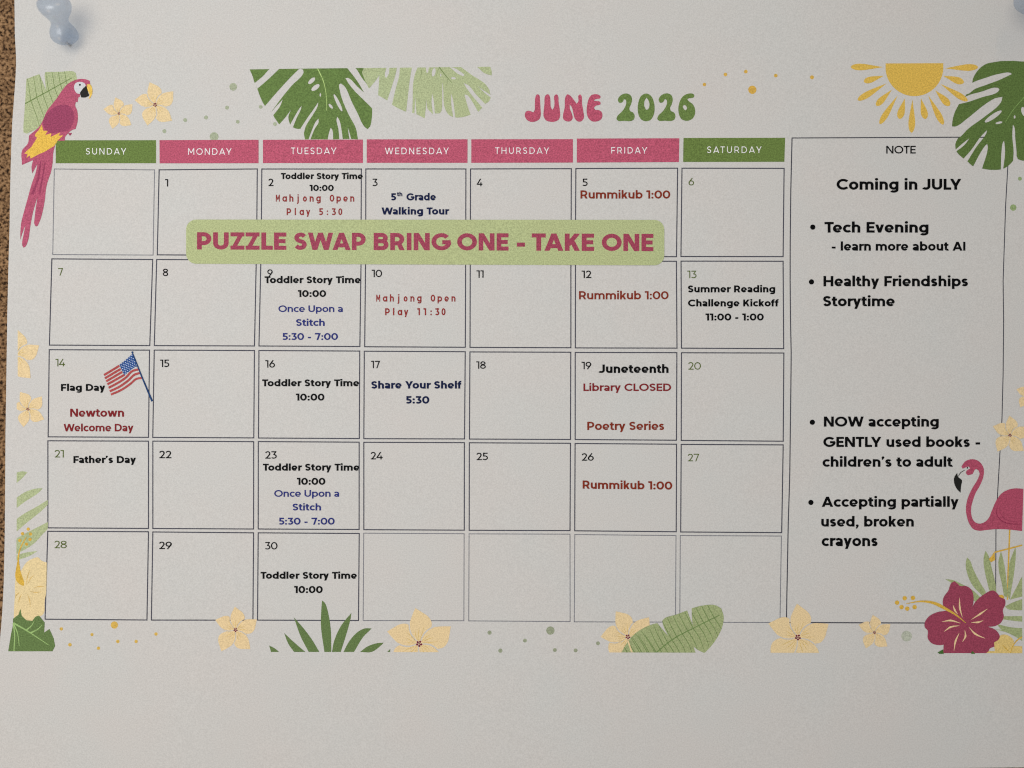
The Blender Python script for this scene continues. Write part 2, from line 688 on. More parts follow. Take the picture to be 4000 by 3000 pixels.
# ------------------------------------------------------------------ cork board
def make_cork_board():
    m = bpy.data.materials.new('cork')
    m.use_nodes = True
    nt = m.node_tree
    b = nt.nodes['Principled BSDF']
    b.inputs['Roughness'].default_value = 0.85
    b.inputs['Specular IOR Level'].default_value = 0.15
    tc = nt.nodes.new('ShaderNodeTexCoord')
    ns = nt.nodes.new('ShaderNodeTexNoise')
    ns.inputs['Scale'].default_value = 1150
    ns.inputs['Detail'].default_value = 3
    vo = nt.nodes.new('ShaderNodeTexVoronoi')
    vo.inputs['Scale'].default_value = 1000
    n2 = nt.nodes.new('ShaderNodeTexNoise')
    n2.inputs['Scale'].default_value = 130
    n2.inputs['Detail'].default_value = 4
    for n in (ns, vo, n2):
        nt.links.new(tc.outputs['Object'], n.inputs['Vector'])
    r1 = nt.nodes.new('ShaderNodeValToRGB')
    e = r1.color_ramp.elements
    e[0].position, e[0].color = 0.36, (0.03, 0.015, 0.007, 1)
    e[1].position, e[1].color = 0.62, (0.44, 0.265, 0.135, 1)
    e2 = r1.color_ramp.elements.new(0.47)
    e2.color = (0.22, 0.122, 0.058, 1)
    nt.links.new(ns.outputs['Fac'], r1.inputs['Fac'])
    mx = nt.nodes.new('ShaderNodeMix')
    mx.data_type = 'RGBA'
    mx.blend_type = 'MULTIPLY'
    mx.inputs['Factor'].default_value = 0.55
    r2 = nt.nodes.new('ShaderNodeValToRGB')
    r2.color_ramp.elements[0].color = (0.45, 0.42, 0.40, 1)
    r2.color_ramp.elements[0].position = 0.35
    r2.color_ramp.elements[1].color = (1, 1, 1, 1)
    r2.color_ramp.elements[1].position = 0.65
    nt.links.new(n2.outputs['Fac'], r2.inputs['Fac'])
    nt.links.new(r1.outputs['Color'], mx.inputs['A'])
    nt.links.new(r2.outputs['Color'], mx.inputs['B'])
    nt.links.new(mx.outputs['Result'], b.inputs['Base Color'])
    bp = nt.nodes.new('ShaderNodeBump')
    bp.inputs['Strength'].default_value = 0.9
    bp.inputs['Distance'].default_value = 0.0006
    nt.links.new(ns.outputs['Fac'], bp.inputs['Height'])
    nt.links.new(bp.outputs['Normal'], b.inputs['Normal'])
    # slab with a gently uneven face
    nx, ny = 90, 70
    x0, x1, y0, y1 = -0.26, 0.26, -0.20, 0.20
    v, f = [], []
    for j in range(ny + 1):
        for i in range(nx + 1):
            x, y = x0 + (x1 - x0) * i / nx, y0 + (y1 - y0) * j / ny
            v.append((x, y, random.uniform(-0.00012, 0.00012)))
    for j in range(ny):
        for i in range(nx):
            a = j * (nx + 1) + i
            f.append((a, a + 1, a + nx + 2, a + nx + 1))
    k = len(v)
    v += [(x0, y0, -0.008), (x1, y0, -0.008), (x1, y1, -0.008), (x0, y1, -0.008)]
    f.append((k + 3, k + 2, k + 1, k))
    row = nx + 1
    f.append([k, k + 1] + [i for i in range(nx, -1, -1)])
    f.append([k + 2, k + 3] + [ny * row + i for i in range(0, nx + 1)])
    f.append([k + 3, k] + [j * row for j in range(0, ny + 1)])
    f.append([k + 1, k + 2] + [j * row + nx for j in range(ny, -1, -1)])
    o = mesh_object('cork_board', v, f, m)
    tag(o, 'speckled brown cork board behind the printed calendar page', 'cork board')
    return o


make_cork_board()

# ------------------------------------------------------------------ the calendar page
page = empty('calendar_page', (0, 0, 0))
tag(page, 'white printed June 2026 calendar sheet with tropical border pinned to cork', 'calendar')


def make_sheet():
    nx, ny = 110, 84
    top, bot = [], []
    for j in range(ny + 1):
        for i in range(nx + 1):
            fx = i / nx
            vv = j / ny
            x_guess = 0 + fx * RIGHT_EDGE
            y = TOP_EDGE + vv * (bottom_edge(x_guess) - TOP_EDGE)
            le = interp(LEFT_EDGE, y)
            x = le + fx * (RIGHT_EDGE - le)
            top.append(place(x, y, 0.0))
            bot.append(place(x, y, -0.0001))
    n = len(top)
    row = nx + 1
    f = []
    for j in range(ny):
        for i in range(nx):
            a = j * row + i
            f.append((a, a + row, a + row + 1, a + 1))
            f.append((n + a, n + a + 1, n + a + row + 1, n + a + row))
    for i in range(nx):
        a = i
        f.append((a, a + 1, n + a + 1, n + a))
        a = ny * row + i
        f.append((a + 1, a, n + a, n + a + 1))
    for j in range(ny):
        a = j * row
        f.append((a + row, a, n + a, n + a + row))
        a = j * row + nx
        f.append((a, a + row, n + a + row, n + a))
    o = mesh_object('paper_sheet', top + bot, f, PAPER, page)
    return o


make_sheet()

# --- weekday headings
HEADS = [('SUNDAY', [(217.5, 548), (609.5, 547.5), (609.5, 637.5), (217.5, 637.5)], (335.5, 493, 603.6, 25), GREEN),
         ('MONDAY', [(623, 547.4), (1010, 546), (1010, 637.5), (623.5, 638)], (735, 904.5, 604.6, 25.5), PINK),
         ('TUESDAY', [(1027, 546), (1417.6, 545), (1417.6, 636.5), (1027, 637)], (1136.6, 1314, 602, 25.5), PINK),
         ('WEDNESDAY', [(1432.5, 544.3), (1826.3, 544), (1826.3, 636), (1432.5, 636)], (1503.7, 1753, 602.3, 25.5), PINK),
         ('THURSDAY', [(1841, 544), (2238, 543.5), (2238, 635), (1841, 636)], (1934, 2145, 600.8, 25), PINK),
         ('FRIDAY', [(2253.5, 541.3), (2653.7, 540), (2652, 633), (2253, 635)], (2388, 2528, 599.5, 25), PINK),
         ('SATURDAY', [(2670, 539), (3067, 538.3), (3064, 632), (2668.5, 632.5)], (2762, 2975, 597.6, 25.5), GREEN)]
for word, quad, (a, b, base, cap), rgb in HEADS:
    hd = print_shape('weekday_heading', [quad], ink(rgb, 0.2), page, 5)
    hd['label'] = ('green' if rgb == GREEN else 'pink') + ' heading bar reading ' + word
    lettering('lettering', word, a, b, base, cap, 0.12, WHITE, hd, 7, smax=0.98)

# --- day cells: corners TL, TR, BR, BL
CELLS = [
    [(212, 660), (603.7, 663.7), (598, 996.4), (206, 994.4)],
    [(621.6, 663.5), (1005, 660), (1002, 998), (614.4, 995.5)],
    [(1022.7, 660.2), (1411.5, 660.2), (1410, 1000), (1020, 998)],
    [(1429, 660), (1820, 660), (1819, 1001), (1428.5, 1000)],
    [(1838, 660), (2231.7, 658.8), (2230.5, 1002), (1837, 1001)],
    [(2249.5, 658.4), (2647, 657), (2642.6, 1002.7), (2247.5, 1002)],
    [(2664, 657), (3063, 657.6), (3059, 1002.5), (2660, 1002)],
    [(202.5, 1011.3), (596.5, 1013.7), (585, 1350), (193, 1348)],
    [(612, 1013.6), (1001, 1016), (994, 1351.5), (602.7, 1350)],
    [(1019, 1016), (1410.3, 1018), (1405.7, 1353.7), (1011.5, 1351.5)],
    [(1428, 1018), (1819, 1019), (1817.6, 1356.6), (1424.5, 1354.4)],
    [(1837, 1019), (2230, 1020), (2230, 1358.4), (1836, 1357)],
    [(2248, 1020), (2642.3, 1020.6), (2644.5, 1359.9), (2247.3, 1359)],
    [(2660.4, 1020), (3059, 1020.6), (3061.3, 1362), (2662, 1360)],
    [(192.4, 1366), (584, 1367.8), (580, 1708.4), (188, 1706.4)],
    [(602.5, 1367.6), (993.8, 1369.4), (991.3, 1710.5), (596.7, 1708.7)],
    [(1011.5, 1369.3), (1405.3, 1371.4), (1403.5, 1713.2), (1009.7, 1711)],
    [(1423, 1372), (1817.3, 1374), (1814.5, 1714.6), (1421.2, 1713.6)],
    [(1835.7, 1374.7), (2229.6, 1376), (2228.4, 1716.8), (1833.8, 1715)],
    [(2247, 1376.8), (2644, 1377.6), (2642.5, 1719.7), (2246.8, 1716.8)],
    [(2662, 1378), (3062, 1379), (3059.4, 1723.5), (2661, 1720.4)],
    [(187, 1721.9), (580, 1723.3), (580, 2064.3), (187, 2062)],
    [(597, 1723.2), (991, 1725.3), (990.5, 2066.5), (597, 2064.4)],
    [(1009, 1725), (1403, 1727.3), (1402.8, 2068.3), (1008.6, 2066.5)],
    [(1421.2, 1727.7), (1814, 1729.2), (1813.5, 2071), (1421.2, 2069)],
    [(1833.4, 1729.6), (2228.4, 1731.6), (2226.6, 2072.7), (1832.8, 2071.4)],
    [(2246.5, 1732.4), (2642.9, 1735.3), (2641.4, 2077.2), (2245, 2073.4)],
    [(2661, 1736), (3059.4, 1737.9), (3053.5, 2080.7), (2659, 2078)],
    [(186.7, 2075.4), (580, 2077.3), (574, 2422), (176, 2418.8)],
    [(597, 2078), (990.5, 2081.4), (988, 2422.6), (591.3, 2422.2)],
    [(1008.6, 2081.4), (1403.2, 2084), (1400.3, 2424), (1006, 2422.4)],
    [(1420.9, 2082.8), (1813, 2085), (1812, 2425), (1418.4, 2424)],
    [(1832.3, 2085.4), (2226.6, 2086.6), (2227, 2428), (1831, 2425.4)],
    [(2245.4, 2088.2), (2640.7, 2091.9), (2638.7, 2430.2), (2243.2, 2429)],
    [(2657.3, 2091.9), (3052.5, 2094), (3046.7, 2431.7), (2655.5, 2430.6)],
]
NUM = {1: (644.8, 656.7, 728.6), 2: (1047.7, 1068.3, 726.8), 3: (1454.5, 1474.8, 727), 4: (1862, 1884.5, 727),
       5: (2274.8, 2295.4, 726.8), 6: (2689.6, 2711.3, 724.2), 7: (226.6, 245.5, 1076.5), 8: (635.7, 656.7, 1078.6),
       9: (1044, 1065, 1081), 10: (1452, 1492.5, 1082.5), 11: (1861.4, 1889, 1085), 12: (2271.9, 2310, 1086),
       13: (2684.6, 2721, 1086.4), 14: (216.3, 253.5, 1431), 15: (625, 661, 1433.8), 16: (1036, 1074, 1436),
       17: (1449, 1484, 1438.3), 18: (1860.3, 1897.6, 1440.5), 19: (2271.9, 2310, 1442.3), 20: (2688, 2738, 1443.8),
       21: (212.7, 248.8, 1787), 22: (621.3, 669.4, 1790), 23: (1035, 1081, 1791.7), 24: (1447.3, 1495, 1794.6),
       25: (1860.5, 1906, 1797.5), 26: (2271.8, 2319.5, 1799.6), 27: (2686.6, 2731, 1801.8), 28: (212, 260.4, 2141.5),
       29: (620.5, 671, 2145), 30: (1035, 1083.8, 2146.5)}
BD, MD = 0.22, 0.17
# day -> lines: text, left, right, baseline, cap height, stroke, colour, monospaced
EVENTS = {
    2: [('Toddler Story Time', 1097, 1417, 699.6, 24, BD, BLACK), ('10:00', 1209, 1303.4, 746, 24, BD, BLACK),
        ('Mahjong Open', 1073.3, 1383.6, 787.5, 27, .185, RED, True), ('Play 5:30', 1119.6, 1336.6, 840, 26.5, .185, RED, True)],
    3: [('5', 1527, 1547, 782.8, 28, BD, NAVY), ('th', 1550.7, 1571.5, 766.5, 16.5, BD, NAVY), ('Grade', 1587.6, 1702.6, 782.8, 28, BD, NAVY),
        ('Walking Tour', 1490, 1753.3, 838, 27.5, BD, NAVY)],
    5: [('Rummikub 1:00', 2267.5, 2618.3, 775.6, 32, .19, BROWN)],
    9: [('Toddler Story Time', 1033.2, 1408.6, 1106.2, 26.8, BD, BLACK), ('10:00', 1163.4, 1273.7, 1160.2, 27, BD, BLACK),
        ('Once Upon a', 1087.4, 1338.8, 1218.8, 26, MD, BLUE), ('Stitch', 1156, 1268.3, 1273, 26.5, MD + .02, BLUE),
        ('5:30 - 7:00', 1103, 1320, 1328, 27, MD + .02, BLUE)],
    10: [('Mahjong Open', 1465.4, 1779, 1178, 27, .19, RED, True), ('Play 11:30', 1504.4, 1740.2, 1231.5, 27.5, .195, RED, True)],
    12: [('Rummikub 1:00', 2261.8, 2611.6, 1169.3, 32, .18, BROWN)],
    13: [('Summer Reading', 2686.8, 3028.2, 1142, 27, BD, BLACK), ('Challenge Kickoff', 2687.5, 3042, 1197, 27, BD, BLACK),
         ('11:00 - 1:00', 2756, 2983.4, 1252, 27.5, BD, BLACK)],
    14: [('Flag Day', 238, 410.8, 1527, 27, BD, BLACK), ('Newtown', 274, 484, 1628, 31.5, .19, MAROON),
         ('Welcome Day', 248, 521, 1685, 29, .19, MAROON)],
    16: [('Toddler Story Time', 1024, 1402.8, 1509, 26.8, BD, BLACK), ('10:00', 1155.4, 1267.2, 1565, 27.5, BD, BLACK)],
    17: [('Share Your Shelf', 1449.8, 1803, 1518, 29, BD, NAVY), ('5:30', 1585.4, 1677, 1576.8, 29.5, BD, NAVY)],
    19: [('Juneteenth', 2339.5, 2611.6, 1456.8, 33, BD, BLACK), ('Library CLOSED', 2279, 2621.7, 1527.3, 29, .185, MAROON),
         ('Poetry Series', 2294, 2594.4, 1679.6, 32, .19, BROWN)],
    21: [("Father's Day", 286.8, 531, 1809, 27.5, BD, BLACK)],
    23: [('Toddler Story Time', 1026.7, 1403.9, 1838.7, 27, BD, BLACK), ('10:00', 1159.8, 1270.8, 1894, 27.5, BD, BLACK),
         ('Once Upon a', 1071, 1324.3, 1940.7, 26.5, MD, BLUE), ('Stitch', 1142.4, 1253.8, 1994, 26.5, MD + .02, BLUE),
         ('5:30 - 7:00', 1089, 1307, 2049.5, 27, MD + .02, BLUE)],
    26: [('Rummikub 1:00', 2276, 2626, 1909, 32, .20, BROWN, False, 1913)],
    30: [('Toddler Story Time', 1017.6, 1394, 2261, 26.8, BD, BLACK), ('10:00', 1149, 1260.3, 2317, 28, BD, BLACK)],
}


def frame_polys(quad, w):
    c = Vector((sum(p[0] for p in quad) / 4, sum(p[1] for p in quad) / 4))
    out, inn = [], []
    for x, y in quad:
        sx, sy = (1 if x > c.x else -1), (1 if y > c.y else -1)
        out.append((x + sx * w / 2, y + sy * w / 2))
        inn.append((x - sx * w / 2, y - sy * w / 2))
    return out, inn


cells = {}
for i, quad in enumerate(CELLS):
    day = i                                     # the first cell is blank, then 1 ... 30
    blank = day == 0 or day > 30
    out, inn = frame_polys(quad, 3.2 if blank else 4.3)
    cell = print_shape('day_cell', [out], ink(LINE_PALE if blank else LINE), page, 1, subs=[inn])
    if blank:
        cell['label'] = 'empty day box with a pale grey outline'
        continue
    cells[day] = cell
    a, b, base = NUM[day]
    green = i % 7 in (0, 6)
    lettering('day_number', str(day), a, b, base, 29, 0.115 if green else 0.14, OLIVE if green else BLACK, cell, 8)
    for ev in EVENTS.get(day, []):
        mono = ev[7] if len(ev) > 7 else False
        b2 = ev[8] if len(ev) > 8 else None
        lettering('event_text', *ev[:7], cell, 9, base2=b2, mono=mono)

# --- the little flag in the Flag Day box
F = T(0.36166, 200, 1300)
flag = print_shape('flag', [F(p) for p in (
    curve([(570, 456), (650, 408), (735, 356)], 23), curve([(580, 491), (660, 443), (750, 390)], 23),
    curve([(594, 524), (680, 473), (766, 422)], 23), curve([(606, 557), (700, 504), (792, 452)], 23),
    curve([(619, 594), (720, 540), (805, 484), (872, 415), (942, 394)], 23),
    curve([(632, 632), (740, 580), (835, 512), (895, 455), (962, 432)], 23),
    curve([(645, 667), (760, 615), (862, 545), (915, 500), (980, 486)], 22))], ink((168, 74, 74)), cells[14], 10)
flag['label'] = 'striped flag with a blue starred canton on a slanted pole'
print_shape('canton', [F([(878, 226), (908, 290), (945, 366), (908, 366), (860, 400), (790, 458), (762, 400), (736, 345), (800, 295)])],
            ink((44, 76, 134)), cells[14], 11)
stars = []
for r in range(8):
    for c in range(6):
        u, v = (c + .5 + .5 * (r % 2)) / 6.5, (r + .5) / 8
        ax, ay = 878 + (736 - 878) * u, 226 + (345 - 226) * u
        bx, by = 940 + (790 - 940) * u, 366 + (458 - 366) * u
        stars.append(F(disc(ax + (bx - ax) * v, ay + (by - ay) * v, 5.5, n=7)))
print_shape('star', stars, ink((186, 198, 216)), cells[14], 12)
print_shape('flagpole', [F(ribbon([(876, 214), (980, 478), (1090, 740)], 11, 20)), F(disc(876, 211, 11))], ink((34, 62, 104)), cells[14], 13)

# --- title
B3 = T(0.5199, 1950, 200)
title = print_shape('title', [B3(smooth(p, corner=80)) for p in (
    [(272, 345), (280, 328), (292, 324), (303, 334), (306, 360), (310, 430), (312, 480), (302, 510), (270, 528), (235, 530), (205, 512), (192, 482),
     (200, 455), (220, 447), (240, 452), (255, 458), (265, 445), (268, 400)],
    [(342, 345), (352, 328), (368, 324), (380, 338), (385, 380), (388, 420), (400, 440), (412, 420), (415, 380), (412, 345), (420, 328), (432, 324),
     (443, 338), (446, 380), (455, 440), (458, 480), (448, 512), (420, 528), (385, 530), (350, 518), (333, 485), (335, 440), (340, 390)],
    [(497, 345), (492, 420), (480, 480), (482, 510), (505, 526), (535, 525), (552, 505), (546, 470), (531, 430), (530, 400), (545, 420), (558, 470),
     (568, 505), (590, 527), (615, 527), (635, 505), (632, 450), (622, 390), (620, 340), (608, 323), (595, 335), (595, 375), (582, 395), (560, 365),
     (535, 335), (513, 324)],
    [(715, 323), (745, 327), (762, 341), (755, 355), (735, 358), (716, 365), (714, 373), (735, 375), (758, 380), (761, 398), (745, 405), (725, 410),
     (714, 425), (722, 440), (745, 442), (768, 455), (776, 485), (765, 512), (735, 527), (700, 527), (672, 505), (658, 465), (660, 410), (672, 360),
     (690, 332)])], ink((176, 82, 104), 0.2), page, 6)
title['label'] = 'rounded pink and green title reading JUNE 2026'
TWO = [(892, 368), (900, 345), (930, 322), (965, 319), (990, 335), (998, 365), (990, 400), (978, 430), (985, 450), (1005, 460), (1018, 485), (1010, 514),
       (985, 525), (940, 523), (895, 523), (882, 510), (890, 485), (920, 455), (945, 420), (955, 385), (950, 365), (938, 362), (930, 378), (915, 388),
       (900, 385)]
print_shape('year_lettering', [B3(smooth(p, corner=80)) for p in (
    TWO, [(x + 306, y - 1) for x, y in TWO],
    [(1104, 318), (1140, 335), (1160, 375), (1168, 430), (1160, 480), (1138, 515), (1104, 526), (1070, 515), (1048, 480), (1041, 430), (1048, 375),
     (1068, 335)],
    [(1450, 318), (1465, 328), (1463, 345), (1445, 352), (1425, 354), (1413, 363), (1425, 376), (1452, 396), (1470, 430), (1470, 475), (1450, 508),
     (1410, 523), (1370, 510), (1350, 470), (1347, 420), (1360, 370), (1385, 335), (1420, 319)])], ink((102, 124, 68), 0.2), title, 6,
    subs=[B3(smooth(p, corner=80)) for p in (
        [(1107, 348), (1122, 370), (1129, 408), (1118, 436), (1103, 440), (1090, 410), (1093, 370)],
        [(1388, 402), (1405, 412), (1411, 430), (1400, 445), (1388, 435), (1380, 415)])])

# --- banner across the first week
def rounded(x0, y0, x1, y1, r, skew=0.0, n=7):
    out = []
    for cx, cy, a0 in ((x1 - r, y0 + r, -90), (x1 - r, y1 - r, 0), (x0 + r, y1 - r, 90), (x0 + r, y0 + r, 180)):
        for i in range(n + 1):
            a = math.radians(a0 + 90 * i / n)
            out.append((cx + r * math.cos(a), cy + r * math.sin(a)))
    return [(x, y + skew * (x - x0) / (x1 - x0)) for x, y in out]


pts = rounded(727, 857.5, 2595, 1030, 39)
pts = [(x, y + (1.5 if y < 940 else 6.3) * (x - 727) / 1868) for x, y in pts]
banner = print_shape('banner', [pts], ink(BANNER, 0.13), page, 14)
banner['label'] = 'pale green rounded banner reading PUZZLE SWAP BRING ONE - TAKE ONE'
bp_ = []
for wd, a, b in (('PUZZLE', 769.5, 1118.5), ('SWAP', 1148.5, 1428.5), ('BRING', 1459.6, 1760.5), ('ONE', 1785.8, 1986.5), ('-', 2019, 2050.5),
                 ('TAKE', 2077, 2320.7), ('ONE', 2350.7, 2552.5)):
    y = lambda x: 974.6 + 6.4 * (x - 769) / 1783
    bp_ += text_polys(wd, a, b, y(a), 67.5, 0.235, y(b))
print_shape('lettering', bp_, ink(BANNER_TEXT, 0.2), banner, 16)

# --- note panel
left = [(3094, 538.8), (3091.5, 640), (3089, 749), (3086.8, 950), (3086.5, 1097), (3088, 1250), (3090.6, 1379), (3089.5, 1500), (3087.8, 1636), (3085, 1855),
        (3079, 2050), (3075.8, 2222), (3073.6, 2330), (3072, 2432)]
right = [(3940, 536.5), (3937, 649), (3928.4, 798), (3918.5, 1097), (3920.5, 1250), (3918.4, 1465), (3914, 1636), (3906.4, 1764), (3896.5, 1938),
         (3890.5, 2068), (3889.6, 2278), (3888, 2434.5)]
note = print_shape('note_panel', [ribbon(left, 4.2), ribbon(right, 3.6), ribbon([(3092, 539), (3745, 536), (3942, 536.5)], 4.0),
                                  ribbon([(3070, 2431.5), (3400, 2433), (3890, 2434.5)], 4.4)], ink((66, 66, 74)), page, 1)
note['label'] = 'tall note column with a thin dark outline and bold list'
lettering('heading', 'NOTE', 3462, 3577.3, 599.5, 30, .15, BLACK, note, 9)
NB = 0.21
for name, txt, a, b, base, cap in (
        ('subheading', 'Coming in JULY', 3268, 3755.4, 741, 42.5),
        ('list_text', 'Tech Evening', 3220.8, 3627, 908.5, 41.5), ('list_text', '- learn more about AI', 3249, 3771.3, 979, 34.5),
        ('list_text', 'Healthy Friendships', 3216.8, 3781.7, 1118.3, 40), ('list_text', 'Storytime', 3214.8, 3495.3, 1196.2, 40),
        ('list_text', 'NOW accepting', 3218.4, 3667, 1666.6, 39.5), ('list_text', 'GENTLY used books -', 3216, 3828.6, 1746, 39.5),
        ('list_text', "children's to adult", 3213, 3721.3, 1823.4, 39), ('list_text', 'Accepting partially', 3209.8, 3745, 1979.8, 39.5),
        ('list_text', 'used, broken', 3208, 3569.7, 2057, 39.5), ('list_text', 'crayons', 3209.8, 3428.8, 2133.5, 42)):
    lettering(name, txt, a, b, base, cap, NB, BLACK, note, 9)
for x, y in ((3175, 887), (3170, 1101), (3173.3, 1649.4), (3167.7, 1962.6)):
    print_shape('bullet', [disc(x, y, 10.2)], ink(BLACK), note, 9)

# ------------------------------------------------------------------ border artwork
R1 = T(0.4521)
PRINT_BOTTOM = 2549.0
PRINT_RIGHT = [(3999, 1300), (3998, 1900), (3993, 2070), (3993, 2600)]
ART = [(60, 200), (4100, 200), (4100, 1500), (3999, 1700), (3998, 1900), (3993, 2070), (3993, 2552), (1800, 2548), (60, 2546), (0, 2546), (0, 200)]


def veins(mid, up, down, n, w):
    """side veins of a long leaf: from points along the midrib, leaning by up and down"""
    m = smooth(mid, closed=False, n=8, corner=100)
    out = []
    for k in range(1, n):
        t = k / n * (len(m) - 1)
        i = int(t)
        f = t - i
        x = m[i][0] + (m[min(i + 1, len(m) - 1)][0] - m[i][0]) * f
        y = m[i][1] + (m[min(i + 1, len(m) - 1)][1] - m[i][1]) * f
        for d in (up, down):
            if d is not None:
                out.append(curve([(x, y), (x + d[0] * .45 + d[2], y + d[1] * .5), (x + d[0], y + d[1])], w, w * .5, n=3))
    return out


# banana leaf behind the parrot
outline = smooth([(228, 682), (340, 640), (372, 715), (397, 778), (390, 700), (386, 640), (394, 622), (520, 620), (635, 618), (655, 632), (663, 690), (600, 850), (480, 1000),
                  (360, 1090), (230, 1155), (203, 1143), (202, 1100), (210, 980), (217, 880)], corner=40)
bl = print_shape('banana_leaf', [R1(outline)], ink(LEAF_PALE), page, 3)
bl['label'] = 'pale green banana leaf print behind the parrot'
mid = [(215, 897), (420, 785), (622, 672)]
print_shape('leaf_vein', [R1(curve(mid, 9, 6))] + [R1(p) for p in veins(mid, (-35, -230, -2), (95, 290, 10), 8, 5)], ink(VEIN_DARK), bl, 4, clips=[R1(outline)])

# parrot
R3 = lambda pts: [(p[0] * .4822 / .4521, (p[1] * .4822 + 600) / .4521) for p in pts]
tail = R3([(432, -10), (425, 80), (412, 150), (390, 215), (375, 270), (362, 380), (345, 470), (325, 540), (305, 585), (290, 590), (278, 570), (280, 520),
           (303, 350), (268, 470), (245, 590), (228, 700), (206, 752), (190, 762), (180, 742), (190, 660), (208, 572), (182, 640), (165, 697), (165, 640),
           (172, 560), (200, 450), (225, 360), (255, 250), (290, 150), (303, 82), (262, 160), (255, 110), (268, 52)])
body = [(628, 700), (690, 682), (745, 686), (775, 699), (779, 730), (752, 748), (700, 795), (688, 838), (676, 842), (671, 882), (655, 880), (650, 910), (668, 960),
        (670, 1050), (652, 1115), (625, 1122), (590, 1150), (562, 1185), (558, 1216), (480, 1216), (476, 1250)]
body2 = [(190, 1425), (190, 1302), (240, 1240), (247, 1212), (250, 1172), (300, 1130), (330, 1105), (370, 1040), (405, 960), (460, 888), (490, 850),
         (530, 790), (580, 730)]
parrot = print_shape('parrot', [R1(smooth(body + tail + body2, corner=45))], ink((172, 84, 108), 0.18), page, 6)
parrot['label'] = 'pink parrot print with yellow wing band and long tail'
print_shape('wing', [R1(smooth([(430, 955), (500, 912), (580, 908), (625, 945), (642, 1020), (622, 1080), (592, 1125), (520, 1140), (440, 1148), (400, 1128), (372, 1080), (385, 1010)]))],
            ink((148, 68, 96), 0.18), parrot, 7)
print_shape('wing_band', [R1([(360, 1075), (375, 1130), (412, 1130), (390, 1168), (445, 1150), (438, 1182), (520, 1145), (507, 1172), (546, 1170), (500, 1212), (470, 1260),
                              (385, 1312), (330, 1335), (265, 1370), (255, 1342), (228, 1366), (238, 1332), (210, 1326), (235, 1300), (270, 1270), (305, 1215), (320, 1190),
                              (300, 1175), (310, 1150), (335, 1125)])], ink((220, 180, 80)), parrot, 8)
print_shape('tail_shading', [R3_ for R3_ in (R1(R3(p)) for p in (ribbon([(330, 60), (312, 200), (262, 330)], 10, 22), ribbon([(365, 70), (345, 190), (318, 330)], 8, 16)))],
            ink((146, 64, 92)), parrot, 7)
face = print_shape('face', [R1(smooth([(640, 745), (655, 717), (698, 707), (733, 722), (742, 748), (720, 760), (703, 792), (690, 812), (665, 806), (645, 778)]))],
                   ink((200, 200, 202), 0.05), parrot, 8)
print_shape('beak', [R1([(738, 745), (756, 745), (760, 800), (770, 818), (766, 830), (735, 842), (702, 842), (690, 803), (712, 770)])], ink((40, 40, 38)), parrot, 9)
print_shape('upper_beak', [R1(smooth([(755, 727), (780, 730), (797, 768), (796, 810), (774, 852), (765, 850), (775, 825), (764, 795), (750, 745)], corner=70))],
            ink((220, 184, 92)), parrot, 10)
print_shape('eye', [R1(disc(690, 733, 8))], ink(BLACK), parrot, 10)
print_shape('foot', [R1([(588, 1150), (622, 1148), (612, 1168), (600, 1170)])], ink((150, 66, 92)), parrot, 7)

# dark monstera leaf
R2 = T(0.4973, 900, 200)
outer = [(150, 143), (560, 137), (1050, 132), (1032, 165), (1062, 240), (1090, 295), (1105, 390), (1113, 450), (1110, 530), (1097, 590), (1078, 612), (1040, 700), (1002, 692), (780, 692),
         (586, 692), (577, 640), (582, 590), (560, 605), (530, 610), (490, 597), (470, 580), (382, 574), (340, 510), (324, 468), (272, 430), (235, 360), (210, 292), (190, 248), (172, 190)]
slits = [[(318, 134), (388, 134), (300, 218), (212, 294), (190, 250), (255, 196)],
         [(520, 158), (545, 138), (572, 145), (573, 172), (480, 272), (400, 370), (322, 476), (270, 432), (380, 305)],
         [(915, 129), (975, 129), (1030, 205), (1094, 298), (1112, 396), (1060, 338), (1000, 240)],
         [(903, 212), (922, 209), (1000, 280), (1108, 392), (1116, 452), (1060, 396), (985, 322), (930, 256)],
         [(852, 262), (868, 253), (900, 280), (950, 390), (1000, 490), (1050, 590), (1080, 614), (1045, 710), (1002, 696), (985, 605), (930, 500), (880, 385), (857, 300)],
         [(690, 400), (685, 432), (640, 512), (592, 590), (578, 640), (552, 604), (600, 530), (650, 460)],
         [(560, 428), (552, 460), (522, 522), (490, 600), (466, 582), (500, 520), (540, 452)],
         [(480, 455), (456, 510), (462, 556), (472, 584), (380, 578), (425, 528)],
         [(412, 378), (388, 435), (336, 504), (322, 478), (360, 432)],
         [(692, 528), (692, 560), (662, 610), (626, 700), (610, 700), (640, 620), (668, 556)],
         [(788, 600), (802, 622), (807, 700), (762, 700), (774, 640)],
         [(838, 513), (856, 542), (872, 612), (884, 700), (855, 700), (848, 612), (833, 540)],
         [(921, 595), (936, 640), (950, 700), (937, 700), (928, 650)],
         disc(638, 232, 34, 16, -.75), disc(668, 285, 38, 18, -.65), disc(706, 343, 6, 14), disc(845, 405, 75, 13, 1.12), disc(788, 432, 24, 10, .85)]
ml = print_shape('monstera_leaf', [R2(smooth(outer, corner=35))], ink(LEAF, 0.18), page, 3, subs=[R2(smooth(s, corner=60)) for s in slits])
ml['label'] = 'dark green split monstera leaf print hanging from the top'
print_shape('leaf_vein', [R2(curve([(685, 136), (730, 235), (752, 340), (755, 468)], 8, 3))], ink(LEAF_VEIN), ml, 4)
print_shape('side_vein', [R2(curve([(765, 138), (820, 175), (885, 212)], 3, 1.5)), R2(curve([(712, 205), (750, 225), (800, 262)], 3, 1.5)), R2(curve([(690, 145), (650, 160), (610, 190)], 3, 1.5))],
            ink((118, 150, 82)), ml, 4)

